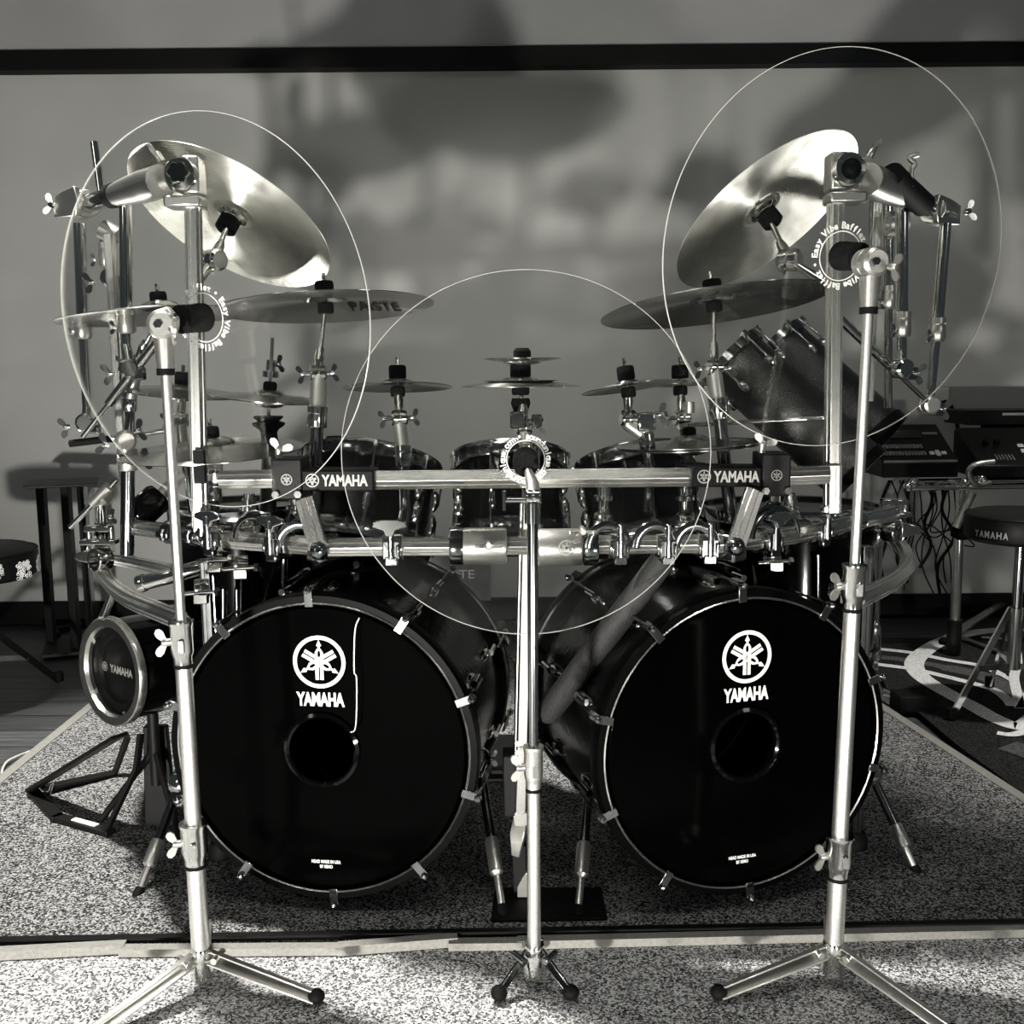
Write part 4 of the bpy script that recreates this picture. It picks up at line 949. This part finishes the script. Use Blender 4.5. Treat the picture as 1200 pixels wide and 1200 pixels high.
# ------------------------------------------------------------------ padded tube and things between the drums
p0, p1 = at(778, 655, 1.80), at(642, 836, 1.90)
m = MB().sweep([p0, p0.lerp(p1, .5), p1, p1 + (p1 - p0) * .04], circ(1, 24), None, True, [.023, .025, .024, .012]).build('padded_tube', PADDED)
tag(m, 'dark grainy padded tube leaning across the inner side of the right bass drum', 'padded tube')
t = thing('wall_banner', 'grey banner with pale lettering on the wall, seen between the bass drums', 'banner', at(545, 700, YW - .03))
p = at(540, 678, YW - .03); s = mpp(p)
MB().box(p, 70 * s, .012, 52 * s).build('panel', mat('banner_grey', .2, 0, .7), t); m = MB(); put_text(m, 'PAISTE', at(531, 673, YW - .04), X, ZV, 50 * s, 10.5 * s, .01, .001); m.build('lettering', WHITE, t)
tp = thing('bass_pedal', 'dark bass drum pedal seen in the gap left of the middle leg', 'pedal', fx(590, 900))
p = fx(590, 905); MB().box(p + V((0, .05, .03)), .06, .25, .012).build('footboard', DARKM, tp, .003); MB().box(p + V((0, .05, .02)), .08, .30, .008).build('base_plate', DARKM, tp, .002)
for sx in (-.035, .035): MB().box(p + V((sx, .18, .13)), .012, .02, .22).build('post', DCHROME, tp, .002)
MB().tube([p + V((0, .18, .2)), p + V((0, .1, .33))], .005).ball(p + V((0, .1, .34)), .02, .02, .028).build('beater', FELT, tp)
cw = MB().tube(sm3([at(421, 724, 1.752), at(416, 740, 1.750), at(415, 785, 1.750), at(418, 797, 1.750), at(417, 850, 1.750), at(411, 858, 1.756)], 6), .0013, 8).build('microphone_wire', WIREW)
tag(cw, 'thin pale wire hanging down the left bass drum head into its port', 'wire')
cw = MB().tube(sm3([fx(48, 878) + V((0, 0, .005)), fx(20, 888) + V((0, 0, .004)), fx(6, 897) + V((0, 0, .004)), fx(4, 912) + V((0, 0, .004)), fx(30, 906) + V((0, 0, .004))], 6), .003, 8).build('floor_wire', WIREW)
tag(cw, 'thin pale wire looped on the dark floor at far left', 'wire')

# ------------------------------------------------------------------ left background
t = thing('speaker_stand', 'black speaker stand with flat square top and three posts near the wall at left', 'speaker stand', fx(80, 738))
Ys = 3.66
p = at(73, 566, Ys); MB().box(p, .235, .24, .010, V((.94, .34, 0)), V((-.34, .94, 0))).build('top_plate', DARKM, t, .002)
for px, m_ in ((50, DARKM), (79, DARKM), (98, DCHROME)):
    q = at(px, 600, Ys + (.06 if px != 79 else -.04)); MB().box(V((q.x, q.y, p.z / 2)), .028, .035, p.z).build('post', m_, t, .003)
g = fx(80, 735); MB().box(V((p.x, p.y, .015)), .20, .22, .014, V((.94, .34, 0)), V((-.34, .94, 0))).build('base_plate', DARKM, t, .002)
q1, q2 = fx(54, 732), fx(66, 748); b = bar(MB(), q1, q2, .03, .022, .012); bar(b, q2.lerp(q1, .3), fx(108, 732), .03, .022, .012); b.build('foot_bar', DARKM, t, .003)

def throne(label, px, py, Y, R, th, legs, fabric, deco):
    c = at(px, py, Y); t = thing('drum_throne', label, 'stool', V((c.x, c.y, 0)), 'round drum stools')
    st = MB().lathe(c - ZV * th, ZV, [(0, 0), (R * .9, 0), (R * .98, th * .12), (R, th * .3), (R, th * .72), (R * .97, th * .86), (R * .85, th * .97), (0, th)], 48).build('seat', fabric, t)
    MB().ring(c - ZV * th * .16, ZV, [(R * .985, -.004), (R * 1.005, 0), (R * .985, .004)], 48).build('piping', VINYL, st)
    z = c.z - th
    MB().tube([V((c.x, c.y, .14)), V((c.x, c.y, z))], .0135, 16).build('post', DCHROME, t); MB().tube([V((c.x, c.y, .14)), V((c.x, c.y, z * .62))], .019, 16).build('post_sleeve', CHROME, t)
    for a in legs:
        d = V((math.cos(a), math.sin(a), 0)); e = V((-d.y, d.x, 0))
        pts = [V((c.x, c.y, z * .62)) + d * .02, V((c.x, c.y, .02)) + d * R * 1.45]
        l = MB().sweep(pts, [(-.010, -.003), (.010, -.003), (.010, .003), (-.010, .003)], e).build('leg', CHROME if not deco else DARKM, t)
        MB().sweep([V((c.x, c.y, .15)) + d * .02, pts[0].lerp(pts[1], .55)], [(-.008, -.003), (.008, -.003), (.008, .003), (-.008, .003)], e).build('leg_brace', DCHROME, l)
        MB().tube([pts[1] + V((0, 0, .03)), pts[1]], .014, 12).build('rubber_foot', RUBBER, l)
    return t, c, st
t, c, st = throne('black round stool with silver embroidery cut by the left edge', -30, 640, 3.0, .172, .095, [math.radians(a) for a in (-60, 60, 180)], VINYL, True)
for k in range(5):
    m = MB()
    for j in range(46):
        th_ = math.radians(-80 + k * 32 + random.uniform(-9, 9)); zz = c.z - .062 + random.uniform(-.026, .026) * (1 - abs(random.gauss(0, .2)))
        d = V((math.cos(th_), math.sin(th_), 0)); e = V((-d.y, d.x, 0)); al = random.uniform(0, PI)
        m.ring(V((c.x, c.y, zz)) + d * .1725, d, [(.0035, 0), (.0055, 0), (.0045, .0015)], 8)
    m.build('embroidery', SILVERTHREAD, st)
t, c, st = throne('black round drum stool with pale lettering at the right edge', 1198, 598, 2.86, .150, .085, [math.radians(a) for a in (200, 320, 80)], VINYL, False)
m = MB(); body = 'YAMAHA'
for k, ch in enumerate(body):
    th_ = math.radians(-147 + (k - 2.5) * 6.5); d = V((math.cos(th_), math.sin(th_), 0)); e = V((-d.y, d.x, 0))
    put_text(m, ch, V((c.x, c.y, c.z - .056)) + d * .1508, e, ZV, .014, .019, .03, .0006)
m.build('printed_logo', GREYP, st)

# ------------------------------------------------------------------ right background: electronics on a pipe stand
Ye = 3.45
def P(px, py, dY=0): return at(px, py, Ye + dY)
def module(name, label, px0, px1, pyb, pyf, pyt, kind, dY=0, depth=.20):
    a, b = P(px0, pyb, dY), P(px1, pyb, dY); s = mpp(a); Wd = (px1 - px0) * s; hf = (pyb - pyf) * s; u = X
    t = thing(name, label, 'electronic instrument', (a + b) / 2, 'electronic modules on the pipe stand')
    c0 = V(((a.x + b.x) / 2, a.y, a.z)); back = V((0, depth, (pyf - pyt) * s + depth * .10))
    prof = [(0, 0), (0, hf), (depth, back.z + hf), (depth + .02, back.z + hf - .01), (depth + .02, 0)]
    MB().prism(prof, c0 - X * Wd / 2, Yv, ZV, Wd).build('case', PLASTIC, t, .005)
    o = c0 + ZV * hf; sl = V((0, depth, back.z)).normalized(); nn = X.cross(sl).normalized()
    def on(x, y): return o + X * x * Wd + sl * (y * depth * 1.05) + nn * .002
    return t, on, sl, nn, Wd, c0, hf
t, on, sl, nn, Wd, c0, hf = module('drum_machine', 'black drum machine with rows of small keys right of the tube drums', 1034, 1123, 560, 541, 508, 0)
for r_, y in ((0, .22), (1, .42)):
    for k in range(14):
        MB().box(on(-.44 + k * .042, y), Wd * .030, .018, .006, X, sl, nn).build('key', KEYG, t, .001)
MB().box(on(-.12, .78), Wd * .62, .05, .003, X, sl, nn).build('display', GLOSS, t); m = MB(); put_text(m, 'YAMAHA', on(-.16, .84), X, sl, Wd * .14, .008, .02, .003); m.build('printed_logo', GREYP, t)
m = MB(); [m.box(on(.24 + q * .034, .80), Wd * .026, .011, .002, X, sl, nn) for q in range(6)]; m.build('model_print', GREYP, t)
for x in (.20, .28, .36): MB().box(on(x, .22), Wd * .06, .014, .006, X, sl, nn).build('key', WPL, t, .001)
MB().box(on(.28, .22), Wd * .05, .03, .006, X, sl, nn).build('key', WPL, t, .001)
MB().tube([c0 - X * Wd * .49 + ZV * hf - Yv * .002, c0 + X * Wd * .47 + ZV * hf - Yv * .002], .005, 10).build('front_trim', KEYG, t)
t, on, sl, nn, Wd, c0, hf = module('keypad_module', 'black module with sliders and white keys above the right drum stool', 1148, 1260, 560, 546, 512, 1, -.05)
for k in range(6): MB().box(on(-.28 + k * .035, .22), Wd * .010, .03, .006, X, sl, nn).build('slider', KEYG, t, .0005)
for k in range(2):
    MB().lathe(on(-.30 + k * .12, .62), nn, [(0, 0), (.011, 0), (.010, .012), (0, .012)], 18).build('knob', BLACK, t)
    MB().box(on(.06 + k * .08, .55), Wd * .06, .014, .006, X, sl, nn).build('key', WPL, t, .001)
for k in range(4): MB().box(on(.06 + k * .08, .40 - .0 * k), Wd * .06, .016, .006, X, sl, nn).build('key', WPL, t, .001)
for k in range(3): MB().box(on(.08 + k * .08, .24), Wd * .055, .016, .006, X, sl, nn).build('key', WPL, t, .001)
a = P(1126, 497, .25); t = thing('flat_rack_unit', 'flat black unit standing higher behind the white-keyed module', 'electronic instrument', a, 'electronic modules on the pipe stand')
s = mpp(a); MB().box(a + V((70 * s, .05, 8 * s)), 140 * s, .2, 17 * s).build('case', PLASTIC, t, .004); MB().box(a + V((60 * s, -.052, 12 * s)), 40 * s, .004, 3 * s).build('front_strip', GREYP, t, .001)
MB().box(a + V((75 * s, .10, -.11)), .22, .02, .2).build('rear_panel', DARKM, t, .002)

ps = thing('pipe_stand', 'chrome pipe stand with an upright leg carrying the electronic modules', 'stand', fx(1125, 748))
MB().tube([P(1062, 572, -.03), P(1215, 569, -.03)], .010, 16).build('cross_pipe', CHROME, ps); MB().tube([P(1075, 564, .06), P(1215, 562, .06)], .009, 16).build('cross_pipe', CHROME, ps)
g = fx(1125, 735); q = P(1127, 568, 0); q2 = V((q.x, q.y, .05))
MB().tube([V((q.x, q.y, .10)), q], .017, 18).build('upright', ALU, ps); MB().tube([V((q.x, q.y, .02)), V((q.x, q.y, .14))], .024, 18).build('leg_socket', DARKM, ps)
MB().tube([P(1140, 577, -.06), P(1120, 618, -.06)], .014, 16).build('slanted_arm', PALE, ps)
MB().lathe(P(1127, 632, -.03), ZV, [(.018, 0), (.036, .01), (.036, .05), (.02, .07)], 16).build('joint_cover', RUBBER, ps)
for px, py in ((1064, 570), (1130, 566), (1150, 562), (1070, 566)): MB().ball(P(px, py, -.04), .018, .018, .018).build('pipe_clamp', CHROME, ps)
MB().tube(sm3([P(1165, 541, -.12), P(1142, 545, -.12), P(1135, 555, -.1), P(1145, 568, -.08), P(1160, 566, -.06)], 6), .009, 12).build('hook_clamp', PALE, ps)
b = bar(MB(), fx(1108, 758), fx(1172, 722), .03, .012, .03, .05); b.build('foot_bar', PALE, ps, .002); b = bar(MB(), fx(1118, 752), fx(1180, 776), .025, .010, .025); b.build('foot_bar', DCHROME, ps, .002)
MB().ball(fx(1106, 760) + V((0, 0, .025)), .02, .02, .016).build('rubber_foot', RUBBER, ps)
# cables hanging from the modules
for k in range(17):
    px = 1042 + k * 4.8 + random.uniform(-3, 3); pe = 640 + random.uniform(20, 60); q = [P(px, 563, .1)]
    for j in range(4): q.append(P(px + random.uniform(-14, 14) - j * .5, 563 + (pe - 563) * (j + 1) / 4, .12 + random.uniform(-.03, .03)))
    if k % 5 == 2: q[-2:] = [P(px + 18, 610 + k, .12), P(px + 40, 628 + k, .1), P(1116, 612 + 2 * k, .05)]
    o = MB().tube(sm3(q, 7),   .0026 if k % 5 else .006, 7).build('hanging_cable', CABLE)
    tag(o, 'thin black cable dangling in the tangle below the drum machine', 'cable', 'cables under the modules')
# outlet with plug and its cable
p = at(1103, 470, YW - .012); s = mpp(p)
t = thing('wall_outlet', 'pale wall outlet with a black plug above the drum machine', 'outlet', p)
MB().box(p, 16 * s, .012, 32 * s).build('cover_plate', WPL, t, .003)
for dz in (8, -8): MB().lathe(p + V((0, -.006, dz * s)), Yv * -1, [(0, .002), (.016, .002), (.017, 0)], 20).build('socket', WPL, t)
o = MB().lathe(at(1101, 476, YW - .02), Yv * -1, [(0, 0), (.017, 0), (.017, .02), (.010, .035), (0, .035)], 16).tube(sm3([at(1103, 472, YW - .06), at(1112, 472, YW - .07), at(1120, 490, YW - .06), at(1124, 510, YW - .05), at(1132, 545, YW - .08), at(1140, 560, YW - .1)], 6), .008, 10).build('power_cable', CABLE)
tag(o, 'thick black power cable plugged into the pale wall outlet', 'cable')
# black block and rods on the floor, right
t = thing('foot_controller', 'black block with two chrome rods lying beside the right bass drum', 'pedal', fx(1070, 832))
p = fx(1072, 838); MB().box(p + V((0, .03, .03)), .10, .08, .055).build('block', RUBBER, t, .004)
for dy in (0, .03): MB().tube([fx(1036, 826 - dy * 200) + V((0, 0, .03)), p + V((-.02, .02 + dy, .035))], .006, 10).build('rod', CHROME, t)

# ------------------------------------------------------------------ light
def spot(name, loc, aim, power, size, blend, rad, col=(1, .975, .92)):
    l = bpy.data.lights.new(name, 'SPOT'); l.energy = power; l.spot_size = math.radians(size); l.spot_blend = blend; l.shadow_soft_size = rad; l.color = col
    o = bpy.data.objects.new(name, l); COL.objects.link(o); o.location = loc
    o.rotation_euler = (V(aim) - V(loc)).to_track_quat('-Z', 'Y').to_euler(); return o
def area(name, loc, aim, power, sx, sy, col=(1, .975, .92)):
    l = bpy.data.lights.new(name, 'AREA'); l.shape = 'RECTANGLE'; l.size = sx; l.size_y = sy; l.energy = power; l.color = col
    o = bpy.data.objects.new(name, l); COL.objects.link(o); o.location = loc
    o.rotation_euler = (V(aim) - V(loc)).to_track_quat('-Z', 'Y').to_euler(); return o
spot('floor_spot_left', (-.9, -.7, .05), (-.1, 2.6, 1.4), 490, 80, .6, .07)
spot('floor_spot_right', (1.0, -.7, .05), (.2, 2.6, 1.4), 115, 75, .6, .07)
spot('ceiling_spot_left', (-1.2, 2.25, 3.3), (-.75, 1.75, 0), 900, 56, .5, .08)
spot('rug_fill_spot', (1.9, 2.5, 3.2), (1.7, 2.75, 0), 300, 36, .6, .08)  # unseen spot added to brighten the white scrolls of the black rug
spot('cymbal_fill_left', (-1.95, 3.15, .08), (-.56, 2.08, 1.31), 320, 34, .6, .08)  # out-of-frame lamp added to brighten the underside of the left tilted cymbal
spot('cymbal_fill_right', (2.2, 3.5, .08), (.52, 2.08, 1.31), 190, 30, .6, .08)  # its counterpart, added for the right tilted cymbal
spot('wall_fill_spot', (.1, .2, 2.8), (0, 4.08, 1.05), 230, 26, 1, .15)  # added fill, lifts the dim middle of the back wall
area('bar_fill_strip', (0, .8, 3.15), (0, 1.0, 0), 14, 2.4, .08)  # added strip for the upper faces of the rack bars to reflect
area('soft_fill_left', (-2.2, -.4, 2.0), (0, 2, .7), 4, .5, .5)  # added soft fill for the drum fronts and chrome highlights, no fixture seen
area('soft_fill_right', (2.3, -.2, 1.9), (0, 2, .7), 4, .5, .5)  # same added fill from the right
wd = bpy.data.worlds.new('world'); S.world = wd; wd.use_nodes = True
bg = wd.node_tree.nodes['Background']; bg.inputs[0].default_value = (.50, .60, .62, 1); bg.inputs[1].default_value = .05
S.view_settings.view_transform = 'Standard'; S.view_settings.look = 'None'; S.view_settings.gamma = 1; S.view_settings.exposure = .16
S.view_settings.use_curve_mapping = False

for o in bpy.data.objects:
    if '_o' in o: del o['_o']
